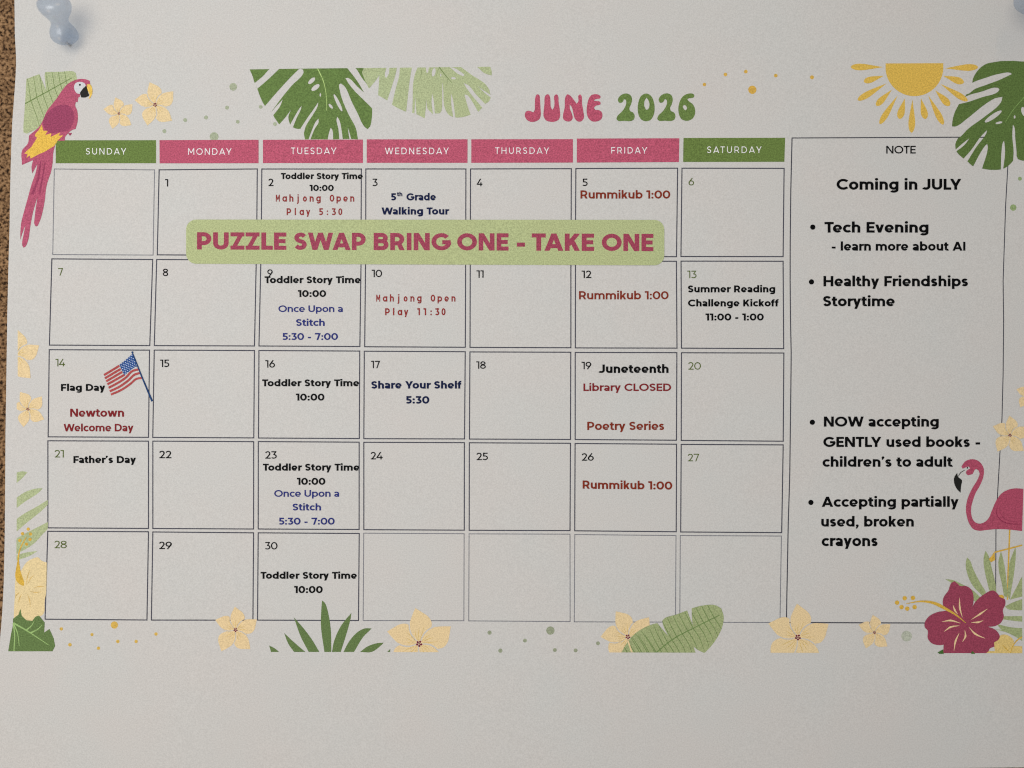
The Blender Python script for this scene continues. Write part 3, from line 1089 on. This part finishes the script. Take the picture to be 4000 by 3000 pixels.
# pale monstera leaf
outer = [(1045, 133), (1470, 128), (2040, 122), (2053, 160), (2052, 186), (2052, 255), (2035, 310), (2048, 355), (2030, 395), (2000, 415), (1980, 440), (1945, 477), (1890, 497), (1830, 516), (1765, 520),
         (1720, 503), (1690, 468), (1640, 488), (1600, 490), (1525, 527), (1450, 490), (1380, 475), (1270, 420), (1232, 388), (1160, 345), (1166, 260), (1171, 188), (1130, 245), (1088, 293),
         (1060, 235), (1033, 163)]
slits = [[(1226, 126), (1248, 126), (1246, 170), (1226, 210), (1214, 200)],
         [(1308, 126), (1331, 126), (1326, 190), (1300, 290), (1268, 424), (1230, 392), (1270, 270), (1300, 170)],
         [(1426, 124), (1472, 124), (1450, 180), (1435, 260), (1432, 380), (1428, 490), (1380, 480), (1395, 350), (1410, 220)],
         [(1533, 124), (1559, 124), (1553, 168), (1540, 170)],
         disc(1597, 165, 14, 34, .2), disc(1652, 187, 5, 12), disc(1752, 212, 19, 9, .1),
         [(1722, 124), (1760, 132), (1838, 182), (1832, 197), (1790, 180)],
         [(1803, 118), (1925, 118), (1995, 172), (2058, 192), (2070, 260), (2040, 312), (2000, 256), (1900, 190)],
         [(1832, 250), (1870, 268), (1930, 340), (2003, 416), (1980, 444), (1900, 350), (1850, 282)],
         [(1943, 273), (1990, 308), (2056, 350), (2050, 366), (2000, 330)],
         [(1838, 340), (1860, 345), (1902, 400), (1948, 480), (1888, 502), (1860, 420)],
         [(1733, 333), (1746, 370), (1767, 526), (1751, 522), (1735, 420)],
         [(1664, 238), (1672, 300), (1678, 420), (1692, 465), (1722, 512), (1638, 496), (1658, 466), (1663, 380)],
         [(1584, 330), (1596, 380), (1607, 496), (1591, 496), (1580, 400)],
         [(1539, 373), (1549, 450), (1588, 492), (1526, 532), (1534, 450)],
         [(1452, 353), (1462, 498), (1445, 492)]]
ml = print_shape('monstera_leaf', [R2(smooth(outer, corner=35))], ink(LEAF_PALE, 0.14), page, 3, subs=[R2(smooth(s, corner=60)) for s in slits])
ml['label'] = 'pale green split monstera leaf print beside the darker one'
print_shape('leaf_vein', [R2(curve([(1640, 125), (1690, 190), (1742, 250)], 8, 3)), R2(curve([(1640, 135), (1625, 165), (1618, 200)], 3, 1.5)),
                          R2(curve([(1702, 215), (1702, 240), (1698, 275)], 3, 1.5)), R2(curve([(1505, 140), (1498, 180), (1495, 215)], 3, 1.5))], ink(VEIN_DARK), ml, 4)

# sun
R4 = T(0.4521, 3000, 0)
sun = print_shape('sun', [R4([(1015, 548), (1265, 547), (1516, 546)] + [(1265 + 250 * math.cos(math.radians(a)), 582 + 249 * math.sin(math.radians(a))) for a in range(-6, 187, 8)])],
                  ink(SUN, 0.13), page, 2)
sun['label'] = 'yellow half sun print with teardrop rays'
for (ax, ay), (bx, by), w in (((995, 580), (715, 578), 58), ((1000, 655), (828, 705), 55), ((1025, 720), (775, 865), 55), ((1070, 775), (935, 912), 55), ((1120, 825), (965, 1072), 52),
                              ((1183, 850), (1135, 1027), 62), ((1248, 860), (1240, 1147), 58), ((1322, 850), (1362, 1028), 60), ((1385, 825), (1515, 1076), 54), ((1445, 780), (1570, 912), 62),
                              ((1490, 725), (1725, 872), 52), ((1515, 655), (1692, 713), 60), ((1530, 590), (1815, 580), 58)):
    d = Vector((bx - ax, by - ay))
    L = d.length
    d.normalize()
    nn = Vector((-d.y, d.x))
    prof = [(0, 0), (.25, .2), (.5, .40), (.72, .5), (.88, .40), (.97, .2), (1, 0)]
    pl = [Vector((ax, ay)) + d * L * t + nn * w * k for t, k in prof] + [Vector((ax, ay)) + d * L * t - nn * w * k for t, k in prof[-2:0:-1]]
    print_shape('sun_ray', [R4(smooth([(p.x, p.y) for p in pl], corner=80, n=3))], ink(SUN, 0.13), sun, 2)

# monstera leaf at the right
outer = [(1765, 718), (1775, 670), (1830, 590), (1905, 545), (2450, 548), (2450, 1385), (2200, 1388), (2160, 1375), (2145, 1340), (2120, 1387), (2040, 1455), (1940, 1468), (1845, 1455), (1775, 1438),
         (1720, 1392), (1690, 1370), (1650, 1335), (1622, 1300), (1620, 1240), (1650, 1180), (1600, 1160), (1591, 1080), (1610, 980), (1650, 900), (1725, 880), (1695, 848), (1720, 810), (1790, 765)]
slits = [[(2027, 836), (2012, 885), (1870, 1010), (1730, 1112), (1648, 1190), (1590, 1200), (1580, 1090), (1622, 1092), (1720, 1025), (1870, 905), (1960, 850)],
         [(1750, 724), (1880, 672), (2000, 637), (2095, 629), (2107, 640), (2000, 690), (1880, 735), (1790, 768), (1720, 814), (1680, 800)],
         [(1685, 852), (1850, 790), (1985, 758), (2000, 772), (1985, 795), (1850, 840), (1725, 882), (1670, 895)],
         [(1742, 1193), (1700, 1250), (1624, 1310), (1610, 1302), (1690, 1232)],
         [(1893, 1123), (1887, 1150), (1800, 1270), (1722, 1396), (1686, 1374), (1760, 1290), (1830, 1190)],
         [(1895, 1243), (1900, 1272), (1848, 1462), (1770, 1442), (1830, 1330), (1880, 1255)],
         [(2040, 1213), (2049, 1300), (2032, 1465), (2012, 1465), (2018, 1300), (2030, 1230)],
         [(2115, 1078), (2126, 1090), (2137, 1200), (2148, 1345), (2140, 1400), (2118, 1394), (2122, 1300), (2111, 1180)],
         disc(1946, 1006, 88, 20, -.6), disc(1996, 1060, 30, 10, -.2), disc(2131, 1010, 8, 14), disc(2210, 965, 20, 42, -.3)]
mr_ = print_shape('monstera_leaf', [R4(smooth(outer, corner=35))], ink((90, 112, 60), 0.18), page, 4, subs=[R4(smooth(s, corner=60)) for s in slits])
mr_['label'] = 'dark green split monstera leaf print over the note column corner'
print_shape('leaf_vein', [R4(curve([(2300, 760), (2212, 842), (2110, 960), (2048, 1060)], 7, 3))], ink((128, 160, 92)), mr_, 5)


# plumeria flowers
def plumeria(tr, c, tips, label, clips=(), layer=4, gap=6.0, petals=(0, 1, 2, 3, 4), heart=True):
    c = Vector(c)
    adds, streaks, gaps = [], [], []
    tips = [Vector(t) for t in tips]
    n = len(tips)
    for i in range(n):
        if i not in petals:
            continue
        a = tips[i] - c
        L = a.length
        d = a / L
        nn = Vector((-d.y, d.x))           # clockwise side on the page
        prof = [(0, .03), (.2, .20), (.40, .37), (.58, .41), (.76, .32), (.90, .15), (1.03, -.02), (.88, -.10), (.66, -.20), (.42, -.27), (.16, -.16)]
        adds.append(tr([tuple(c + d * L * u + nn * L * v) for u, v in (smooth(prof, corner=48, n=4))]))
        for k, (v0, v1) in enumerate(((.02, .10), (.0, .0), (-.02, -.07))):
            st = curve([tuple(c + d * L * u + nn * L * v) for u, v in ((.10, v0), (.28, (v0 + v1) * .9), (.50 - .06 * k, v1 * 1.6 + .03))], L * .01, L * .004, L * .024, n=3)
            streaks.append(tr(st))
    for i in range(n):
        b = tips[(i + 1) % n] - c
        L = b.length
        d = b / L
        nn = Vector((-d.y, d.x))
        gaps.append(tr(curve([tuple(c + d * L * u + nn * L * v) for u, v in ((.03, -.0), (.2, -.155), (.42, -.235), (.70, -.225))], gap * .35, gap * .6, gap * .7, n=4)))
    fl = print_shape('plumeria_flower', adds, ink(PETAL, 0.10), page, layer, subs=gaps, clips=clips)
    fl['label'] = label
    print_shape('petal_shading', streaks, ink(PETAL_SHADE), fl, layer + 1, clips=clips)
    if heart:
        L = (tips[0] - c).length
        print_shape('flower_heart', [tr(disc(c.x + L * .062 * math.cos(a), c.y + L * .062 * math.sin(a), L * .032, n=8)) for a in (.3, 1.5, 2.8, 4.0, 5.2)] + [tr(disc(c.x, c.y, L * .022, n=8))],
                    ink((112, 34, 58)), fl, layer + 2, clips=clips)
    return fl


plumeria(R1, (1027, 982), [(1000, 845), (1142, 905), (1130, 1080), (970, 1108), (898, 942)], 'small yellow plumeria print beside the parrot', gap=9)
plumeria(R1, (1340, 905), [(1298, 715), (1495, 795), (1480, 1042), (1272, 1078), (1170, 862)], 'larger yellow plumeria print right of the small one', gap=11)
K4 = T(0.4823, 0, 1200)
CL = [rect(145 * .4823, 1200, 400, 2600)]
half = plumeria(K4, (128, 388), [(146, 190), (313, 315), (240, 572), (40, 540), (-40, 380)], 'half plumeria print cut by the left margin', clips=[rect(69, 1200, 400, 1480)], gap=13, heart=False)
plumeria(K4, (226, 826), [(166, 690), (337, 728), (352, 908), (188, 966), (112, 800)], 'small plumeria print on the left margin', clips=[rect(65, 1480, 400, 1700)], gap=9)
N6 = T(0.5425, 600, 2200)
BOT = [[(0, 1000), (4200, 1000), (4200, 2552), (2000, 2548), (0, 2545)]]
plumeria(N6, (590, 481), [(588, 318), (740, 410), (690, 617), (488, 628), (450, 408)], 'plumeria print at the foot of the 29 box', clips=BOT, gap=9)
plumeria(N6, (1912, 580), [(1890, 330), (2136, 463), (2080, 720), (1740, 760), (1690, 490)], 'large plumeria print cut by the foot of the border', clips=BOT, gap=14)
O7 = T(0.5425, 1800, 2200)
plumeria(O7, (1203, 530), [(1122, 350), (1354, 396), (1255, 690), (1085, 690), (1012, 527)], 'plumeria print tucked behind the banana leaf', clips=BOT, gap=11)
P8 = T(0.4973, 2900, 2200)
plumeria(P8, (436, 583), [(434, 326), (672, 484), (615, 800), (240, 790), (213, 472)], 'large plumeria print under the note column corner', clips=BOT, gap=13, layer=6)
plumeria(P8, (1038, 545), [(1028, 410), (1160, 483), (1134, 652), (970, 664), (918, 483)], 'small plumeria print on the note column outline', clips=BOT, gap=9, layer=6)
K5 = T(0.42948, 3050, 1250)
plumeria(K5, (2085, 1048), [(2084, 876), (2246, 978), (2202, 1188), (1972, 1190), (1936, 966)], 'plumeria print over the right outline of the note column', gap=9, layer=6)
plumeria(K5, (2262, 690), [(2250, 560), (2380, 640), (2350, 800), (2178, 790), (2148, 630)], 'plumeria print at the right edge of the sheet', gap=9, layer=6, clips=[rect(3900, 1450, 4001, 1700)])

# left margin: palm blades, pale hibiscus, leaf
L5 = T(0.4823, 0, 1800)
palm = print_shape('palm_leaf', [L5(smooth(p, corner=45)) for p in (
    [(135, 95), (180, 85), (222, 92), (190, 130), (135, 180)],
    [(135, 298), (200, 255), (290, 225), (346, 222), (310, 260), (200, 332), (135, 382)],
    [(135, 470), (200, 425), (300, 370), (388, 315), (388, 355), (330, 410), (200, 515), (135, 572)],
    [(133, 630), (200, 590), (300, 540), (388, 495), (388, 545), (340, 600), (280, 665), (200, 720), (150, 745), (133, 760)],
    [(133, 767), (200, 745), (305, 730), (250, 765), (133, 808)])], ink(LEAF_PALE, 0.14), page, 2, clips=[rect(64, 1800, 186.5, 2300)])
palm['label'] = 'pale green palm blades on the left margin'
hout = smooth([(135, 930), (165, 902), (178, 878), (212, 825), (268, 790), (310, 783), (335, 808), (384, 825), (384, 1010), (362, 1135), (352, 1240), (305, 1270), (262, 1298), (215, 1296), (112, 1290),
               (114, 1200), (120, 1100)], corner=60)
hib = print_shape('hibiscus_flower', [L5(hout)], ink((221, 199, 152), 0.10), page, 3, clips=[[(0, 2100), (184, 2100), (181, 2300), (174, 2430), (0, 2430)]])
hib['label'] = 'pale yellow hibiscus print on the left margin'
print_shape('petal_shading', [L5(curve(p, 2, 2, 9)) for p in ([(245, 880), (222, 940), (215, 1010)], [(275, 925), (245, 955), (228, 995)], [(365, 1015), (320, 1018), (275, 1026)],
                                                             [(335, 1060), (290, 1066), (245, 1058)], [(245, 1185), (240, 1130), (222, 1080)], [(122, 1112), (135, 1085), (160, 1066)],
                                                             [(150, 1150), (160, 1110), (175, 1080)])], ink((204, 172, 108)), hib, 4)
print_shape('stamen', [L5(curve([(213, 618), (178, 680), (155, 740), (147, 810), (150, 830)], 7, 14)), L5(smooth([(138, 820), (155, 826), (168, 900), (196, 1000), (190, 1014), (160, 1000), (127, 960)], corner=50))]
            + [L5(disc(x, y, 13)) for x, y in ((228, 553), (182, 590), (247, 593), (160, 645), (243, 637), (215, 675))], ink(GOLD), hib, 5)
gl = print_shape('green_leaf', [L5([(105, 1280), (150, 1245), (165, 1198), (176, 1255), (215, 1292), (262, 1296), (285, 1264), (315, 1252), (362, 1310), (357, 1392), (400, 1362), (435, 1440),
                                    (446, 1500), (425, 1543), (66, 1543), (90, 1400), (105, 1330)])], ink((98, 120, 72), 0.18), page, 5)
gl['label'] = 'dark green lobed leaf print in the lower left corner'
print_shape('leaf_vein', [L5(curve([(108, 1314), (200, 1365), (300, 1430), (400, 1496)], 15, 4)), L5(curve([(106, 1316), (118, 1400), (113, 1540)], 10, 9)), L5(curve([(110, 1322), (140, 1390), (156, 1498)], 11, 4)),
                          L5(curve([(276, 1298), (255, 1335), (212, 1372)], 4, 12)), L5(curve([(342, 1328), (305, 1365), (250, 1392)], 4, 12))], ink((148, 178, 112)), gl, 6)

# grass tuft at the foot
tuft = print_shape('grass_tuft', [N6(smooth(p, corner=35)) for p in (
    [(832, 593), (870, 612), (903, 639), (845, 639)], [(940, 503), (1000, 560), (1092, 639), (1012, 639), (970, 580)], [(1010, 390), (1080, 470), (1140, 550), (1193, 639), (1117, 639), (1060, 530)],
    [(1213, 269), (1232, 285), (1255, 350), (1275, 470), (1279, 600), (1279, 639), (1230, 639), (1205, 450), (1208, 330)], [(1424, 358), (1418, 400), (1385, 520), (1347, 639), (1284, 639), (1300, 560), (1350, 450)],
    [(1570, 470), (1555, 485), (1510, 530), (1443, 639), (1367, 639), (1410, 560), (1470, 495), (1520, 470)], [(1657, 572), (1640, 590), (1570, 639), (1487, 639), (1540, 600), (1600, 578)],
    [(1704, 617), (1704, 639), (1682, 639)])], ink((98, 118, 72), 0.16), page, 4)
tuft['label'] = 'dark green grass blades print at the foot of the border'

# banana leaf at the foot
outline = smooth([(1157, 642), (1180, 600), (1230, 530), (1300, 475), (1380, 440), (1415, 432), (1455, 480), (1495, 524), (1462, 460), (1450, 415), (1470, 395), (1550, 370), (1630, 340), (1650, 395), (1671, 447),
                  (1664, 390), (1663, 325), (1740, 305), (1830, 302), (1875, 325), (1893, 385), (1885, 450), (1850, 530), (1800, 600), (1755, 647), (1712, 628), (1675, 600), (1690, 645)], corner=35)
bl = print_shape('banana_leaf', [O7(outline)], ink(LEAF_MID, 0.15), page, 7, clips=BOT)
bl['label'] = 'green ribbed banana leaf print at the foot of the border'
mid = [(1405, 645), (1530, 545), (1700, 455), (1862, 374)]
vv = veins(mid, (-75, -150, -6), (75, 150, 14), 13, 6)
vv += [curve([(1200 + 52 * k, 645), (1165 + 52 * k, 585), (1120 + 52 * k, 520)], 6, 3, n=3) for k in range(0, 5)]
vv += [curve([(1290 + 55 * k, 645), (1240 + 55 * k, 560), (1190 + 55 * k, 490)], 5, 3, n=3) for k in range(0, 3)]
print_shape('leaf_vein', [O7(curve(mid, 9, 6))] + [O7(p) for p in vv], ink((110, 132, 80)), bl, 8, clips=[O7(outline)] + BOT)
print_shape('petal_sliver', [O7([(1196, 556), (1210, 560), (1238, 642), (1226, 642)])], ink(PETAL), bl, 9)

# flamingo, palm fan and hibiscus in the lower right corner
M5 = T(0.42948, 3050, 1750)
RC = [ART]
fan = print_shape('palm_leaf', [M5(smooth(p, corner=40)) for p in (
    [(1695, 995), (1720, 1022), (1750, 1100), (1800, 1200), (1867, 1312), (1835, 1345), (1745, 1250), (1690, 1120), (1683, 1040)],
    [(1862, 936), (1885, 970), (1920, 1100), (1950, 1220), (1962, 1312), (1900, 1305), (1875, 1210), (1850, 1090), (1845, 1000)],
    [(2003, 940), (2020, 1000), (2045, 1140), (2060, 1300), (2062, 1362), (2030, 1345), (2010, 1230), (1985, 1120), (1980, 1030)],
    [(2135, 903), (2138, 960), (2120, 1150), (2095, 1300), (2084, 1378), (2066, 1350), (2070, 1200), (2080, 1050), (2110, 960)],
    [(2201, 1165), (2290, 1120), (2290, 1330), (2200, 1350), (2086, 1378), (2150, 1255)],
    [(1496, 1193), (1560, 1200), (1640, 1235), (1740, 1290), (1832, 1375), (1780, 1412), (1700, 1330), (1560, 1232)],
    [(2040, 1440), (2110, 1405), (2240, 1360), (2240, 1475), (2140, 1475), (2060, 1462)],
    [(1990, 1530), (2100, 1530), (2240, 1528), (2240, 1585), (2120, 1572), (2000, 1556)],
    [(1960, 1600), (2100, 1632), (2240, 1640), (2240, 1745), (2130, 1700), (2020, 1660)],
    [(1950, 1650), (2060, 1680), (2180, 1745), (2240, 1790), (2240, 1700), (2100, 1660)])], ink(LEAF_MID, 0.15), page, 3, clips=RC)
fan['label'] = 'pale green palm fan print behind the red hibiscus'
fbody = [(1643, 168), (1680, 120), (1740, 102), (1792, 115), (1832, 155), (1848, 207), (1840, 270), (1812, 340), (1772, 410), (1747, 480), (1731, 550), (1736, 620), (1760, 668), (1800, 688), (1850, 676),
         (1890, 640), (1920, 570), (1960, 480), (2010, 412), (2080, 376), (2150, 367), (2300, 390), (2300, 760), (2198, 756), (2150, 750), (2050, 740), (1960, 738), (1880, 745), (1800, 752), (1750, 736),
         (1712, 682), (1690, 610), (1685, 540), (1700, 460), (1740, 370), (1788, 290), (1808, 240), (1800, 207), (1775, 190), (1760, 205), (1745, 235), (1702, 248), (1685, 227), (1692, 205), (1722, 188),
         (1712, 168), (1682, 176), (1655, 188)]
fl = print_shape('flamingo', [M5(smooth(fbody, corner=62))], ink((168, 76, 98), 0.16), page, 8, clips=RC)
fl['label'] = 'pink flamingo print standing on yellow legs'
print_shape('wing_outline', [M5(curve([(1975, 520), (1960, 580), (1985, 640), (2050, 682), (2130, 692), (2230, 690)], 3, 5, 8)), M5(curve([(1990, 540), (1998, 590), (2040, 645), (2120, 670), (2230, 672)], 2, 2, 4))],
            ink((140, 50, 78)), fl, 9, clips=RC)
print_shape('beak', [M5(smooth([(1604, 226), (1613, 262), (1648, 295), (1641, 340), (1635, 407), (1600, 370), (1578, 320), (1577, 270)], corner=60)),
                     M5(curve([(1613, 260), (1636, 225), (1674, 200)], 4, 4, 7))], ink((34, 34, 32)), fl, 9)
print_shape('eye', [M5(disc(1698, 181, 7, n=10))], ink(BLACK), fl, 10)
print_shape('leg', [M5(ribbon([(2082, 744), (2076, 920), (2068, 1110), (2062, 1380)], 14, 12))], ink(GOLD), fl, 2)
print_shape('leg', [M5(ribbon([(2212, 880), (2080, 914), (1948, 948)], 13, 13)), M5([(1945, 940), (1950, 1020), (1932, 1028), (1912, 1040), (1892, 1010), (1916, 985)])], ink(GOLD), fl, 9, clips=RC)
print_shape('foot', [P8([(2010, 252), (2040, 248), (2058, 262), (2052, 280), (2030, 275)])], ink(GOLD), fl, 4)

yh = print_shape('hibiscus_flower', [P8(smooth([(1975, 622), (2010, 578), (2050, 560), (2100, 575), (2132, 612), (2125, 650), (2240, 655), (2240, 720), (1880, 720), (1895, 698), (1985, 690)], corner=60))],
                 ink((214, 186, 118), 0.12), page, 5, clips=RC + BOT)
yh['label'] = 'pale yellow hibiscus print tucked under the red hibiscus'
print_shape('stamen', [P8(curve([(2240, 560), (2165, 600), (2125, 650), (2105, 705)], 10, 5, 9)), P8(curve([(2040, 640), (2070, 670), (2100, 700)], 2, 2, 8))], ink(GOLD), yh, 6, clips=RC + BOT)

hib_out = [(1575, 320), (1580, 270), (1618, 215), (1638, 160), (1664, 141), (1690, 160), (1708, 178), (1760, 180), (1800, 210), (1815, 260), (1813, 320), (1805, 344), (1835, 298), (1890, 250), (1970, 214), (2008, 243), (2022, 265),
           (2062, 285), (2066, 322), (2046, 370), (2053, 420), (2030, 468), (1980, 495), (1930, 499), (1990, 525), (2022, 575), (2010, 602), (1976, 622), (1980, 655), (1945, 670), (1930, 695), (1870, 720), (1578, 720),
           (1578, 690), (1582, 640), (1550, 644), (1490, 630), (1456, 590), (1456, 530), (1432, 500), (1435, 460), (1470, 415), (1530, 385), (1602, 373)]
rh = print_shape('hibiscus_flower', [P8(smooth(hib_out, corner=62))], ink(CRIMSON, 0.16), page, 9, clips=BOT)
rh['label'] = 'crimson hibiscus print with a long yellow stamen'
print_shape('petal_streak', [P8(curve(p, 2, 2, 15)) for p in (
    [(1706, 272), (1708, 350), (1728, 426)], [(1655, 330), (1668, 368), (1692, 402)], [(1926, 358), (1868, 398), (1798, 443)], [(1892, 450), (1850, 464), (1798, 465)], [(1568, 460), (1635, 450), (1712, 471)],
    [(1584, 537), (1635, 502), (1705, 490)], [(1780, 503), (1830, 556), (1906, 590)], [(1747, 526), (1752, 575), (1728, 618)], [(1704, 548), (1675, 610), (1662, 687)])], ink(CREAM, 0.1), rh, 10)
print_shape('stamen', [P8(curve([(1288, 318), (1400, 300), (1500, 312), (1600, 360), (1680, 408), (1757, 471)], 4, 4, 26))]
            + [P8(disc(x, y, 17)) for x, y in ((1275, 275), (1340, 273), (1215, 310), (1250, 345), (1295, 357), (1353, 345))], ink(GOLD), rh, 11)
gt = print_shape('green_leaf', [P8([(1533, 702), (1575, 678), (1582, 712), (1548, 712)]), P8([(1795, 706), (1808, 690), (1830, 712), (1800, 712)])], ink((70, 104, 50)), page, 12)
gt['label'] = 'dark green leaf tip under the crimson hibiscus'

# scattered dots
for tr, dots, rgb in (
        (T(0.36166, 0, 2400), ((662, 157, 18), (1235, 115, 39), (993, 218, 17), (755, 328, 19), (1063, 365, 18), (1272, 292, 19), (1470, 292, 18), (1685, 212, 18)), (204, 168, 84)),
        (R1, ((2015, 750, 33), (1962, 930, 17), (1780, 1015, 17), (1600, 1037, 17), (2054, 1052, 16), (1420, 1133, 17), (1850, 1180, 38)), DOT_GREEN),
        (R2, ((238, 437, 15), (350, 572, 15)), DOT_GREEN),
        (B3, ((1542, 250, 13), (1700, 175, 13.5), (1853, 153, 13.5), (2078, 183, 13.5), (2350, 196, 15), (1902, 290, 31)), (204, 164, 78)),
        (R2, (), DOT_GREEN),
        (T(0.4973, 2900, 500), ((2180, 398, 15), (2128, 625, 25)), (142, 160, 112)),
        (O7, ((207, 500, 15), (462, 557, 14), (645, 485, 30), (285, 630, 15), (677, 625, 14), (827, 628, 14), (988, 577, 14)), (146, 152, 128)),
        (P8, ((1290, 573, 42),), (174, 178, 162))):
    for x, y, r in dots:
        print_shape('dot', [tr(disc(x, y, r))], ink(rgb, 0.14), page, 2)


# ------------------------------------------------------------------ push pins
def pin_material():
    m = bpy.data.materials.new('clear_blue_plastic')
    m.use_nodes = True
    nt = m.node_tree
    for n in list(nt.nodes):
        if n.type != 'OUTPUT_MATERIAL':
            nt.nodes.remove(n)
    out = [n for n in nt.nodes if n.type == 'OUTPUT_MATERIAL'][0]
    tr = nt.nodes.new('ShaderNodeBsdfTransparent')
    tr.inputs[0].default_value = (0.72, 0.80, 0.91, 1)
    tl = nt.nodes.new('ShaderNodeBsdfTranslucent')
    tl.inputs[0].default_value = (0.48, 0.56, 0.68, 1)
    df = nt.nodes.new('ShaderNodeBsdfDiffuse')
    df.inputs[0].default_value = (0.46, 0.53, 0.64, 1)
    gs = nt.nodes.new('ShaderNodeBsdfGlossy')
    gs.inputs['Roughness'].default_value = 0.26
    a = nt.nodes.new('ShaderNodeMixShader')
    a.inputs[0].default_value = 0.5
    nt.links.new(tl.outputs[0], a.inputs[1])
    nt.links.new(df.outputs[0], a.inputs[2])
    b = nt.nodes.new('ShaderNodeMixShader')
    b.inputs[0].default_value = 0.27
    nt.links.new(tr.outputs[0], b.inputs[1])
    nt.links.new(a.outputs[0], b.inputs[2])
    lw = nt.nodes.new('ShaderNodeLayerWeight')
    lw.inputs['Blend'].default_value = 0.18
    mr = nt.nodes.new('ShaderNodeMapRange')
    mr.inputs['To Min'].default_value = 0.09
    mr.inputs['To Max'].default_value = 0.30
    nt.links.new(lw.outputs['Fresnel'], mr.inputs['Value'])
    c = nt.nodes.new('ShaderNodeMixShader')
    nt.links.new(mr.outputs['Result'], c.inputs[0])
    nt.links.new(b.outputs[0], c.inputs[1])
    nt.links.new(gs.outputs[0], c.inputs[2])
    # the far wall of the clear moulding adds nothing of its own
    clear = nt.nodes.new('ShaderNodeBsdfTransparent')
    ge = nt.nodes.new('ShaderNodeNewGeometry')
    d = nt.nodes.new('ShaderNodeMixShader')
    nt.links.new(ge.outputs['Backfacing'], d.inputs[0])
    nt.links.new(c.outputs[0], d.inputs[1])
    nt.links.new(clear.outputs[0], d.inputs[2])
    nt.links.new(d.outputs[0], out.inputs['Surface'])
    return m


def steel_material():
    m = bpy.data.materials.new('steel')
    m.use_nodes = True
    b = m.node_tree.nodes['Principled BSDF']
    b.inputs['Base Color'].default_value = (0.6, 0.6, 0.6, 1)
    b.inputs['Metallic'].default_value = 1
    b.inputs['Roughness'].default_value = 0.55
    return m


PIN_MAT, STEEL = pin_material(), steel_material()


def lathe(name, prof, axis_from, axis_to, mat, parent, n=40):
    a, b = Vector(axis_from), Vector(axis_to)
    rot = (b - a).to_track_quat('Z', 'Y')
    v, f = [], []
    for r, z in prof:
        for i in range(n):
            t = 2 * math.pi * i / n
            v.append(tuple(a + rot @ Vector((r * math.cos(t), r * math.sin(t), z))))
    for j in range(len(prof) - 1):
        for i in range(n):
            k = (i + 1) % n
            f.append((j * n + i, j * n + k, (j + 1) * n + k, (j + 1) * n + i))
    if name != 'handle':
        f.append(tuple(reversed(range(n))))
    f.append(tuple((len(prof) - 1) * n + i for i in range(n)))
    return mesh_object(name, v, f, mat, parent, smooth=True)


def push_pin(base_uv, head_uv, label):
    z0 = height(*base_uv) + 0.0014
    z1 = z0 + 0.0080
    pt = lambda uv, z: Vector(((uv[0] - 2000) * S * (CAM_D - z) / CAM_D, (1500 - uv[1]) * S * (CAM_D - z) / CAM_D, z))
    a, b = pt(base_uv, z0), pt(head_uv, z1)
    L = (b - a).length
    root = empty('push_pin', tuple(a))
    bpy.context.view_layer.update()
    tag(root, label, 'push pin', 'push pins holding the calendar')
    mm = 1e-3
    prof = [(0.4 * mm, 0.0), (1.5 * mm, .012 * L), (2.4 * mm, .045 * L), (3.1 * mm, .10 * L), (3.4 * mm, .18 * L), (3.3 * mm, .27 * L), (2.9 * mm, .36 * L), (2.35 * mm, .44 * L), (2.1 * mm, .51 * L), (2.25 * mm, .58 * L),
            (2.8 * mm, .66 * L), (3.5 * mm, .75 * L), (3.9 * mm, .84 * L), (4.0 * mm, .91 * L), (3.8 * mm, .98 * L), (3.3 * mm, 1.03 * L), (2.3 * mm, 1.07 * L), (1.0 * mm, 1.09 * L)]
    lathe('handle', prof, a, b, PIN_MAT, root)
    lathe('needle', [(0.05 * mm, -7 * mm), (0.3 * mm, -5.5 * mm), (0.3 * mm, 0.2 * mm)], a, a + Vector((0, 0, 1)), STEEL, root, n=12)
    return root


push_pin((262, 168), (206, 4), 'translucent blue push pin stuck above the pink parrot')
push_pin((4086, 112), (4024, -26), 'translucent blue push pin above the dark leaf and yellow sun')
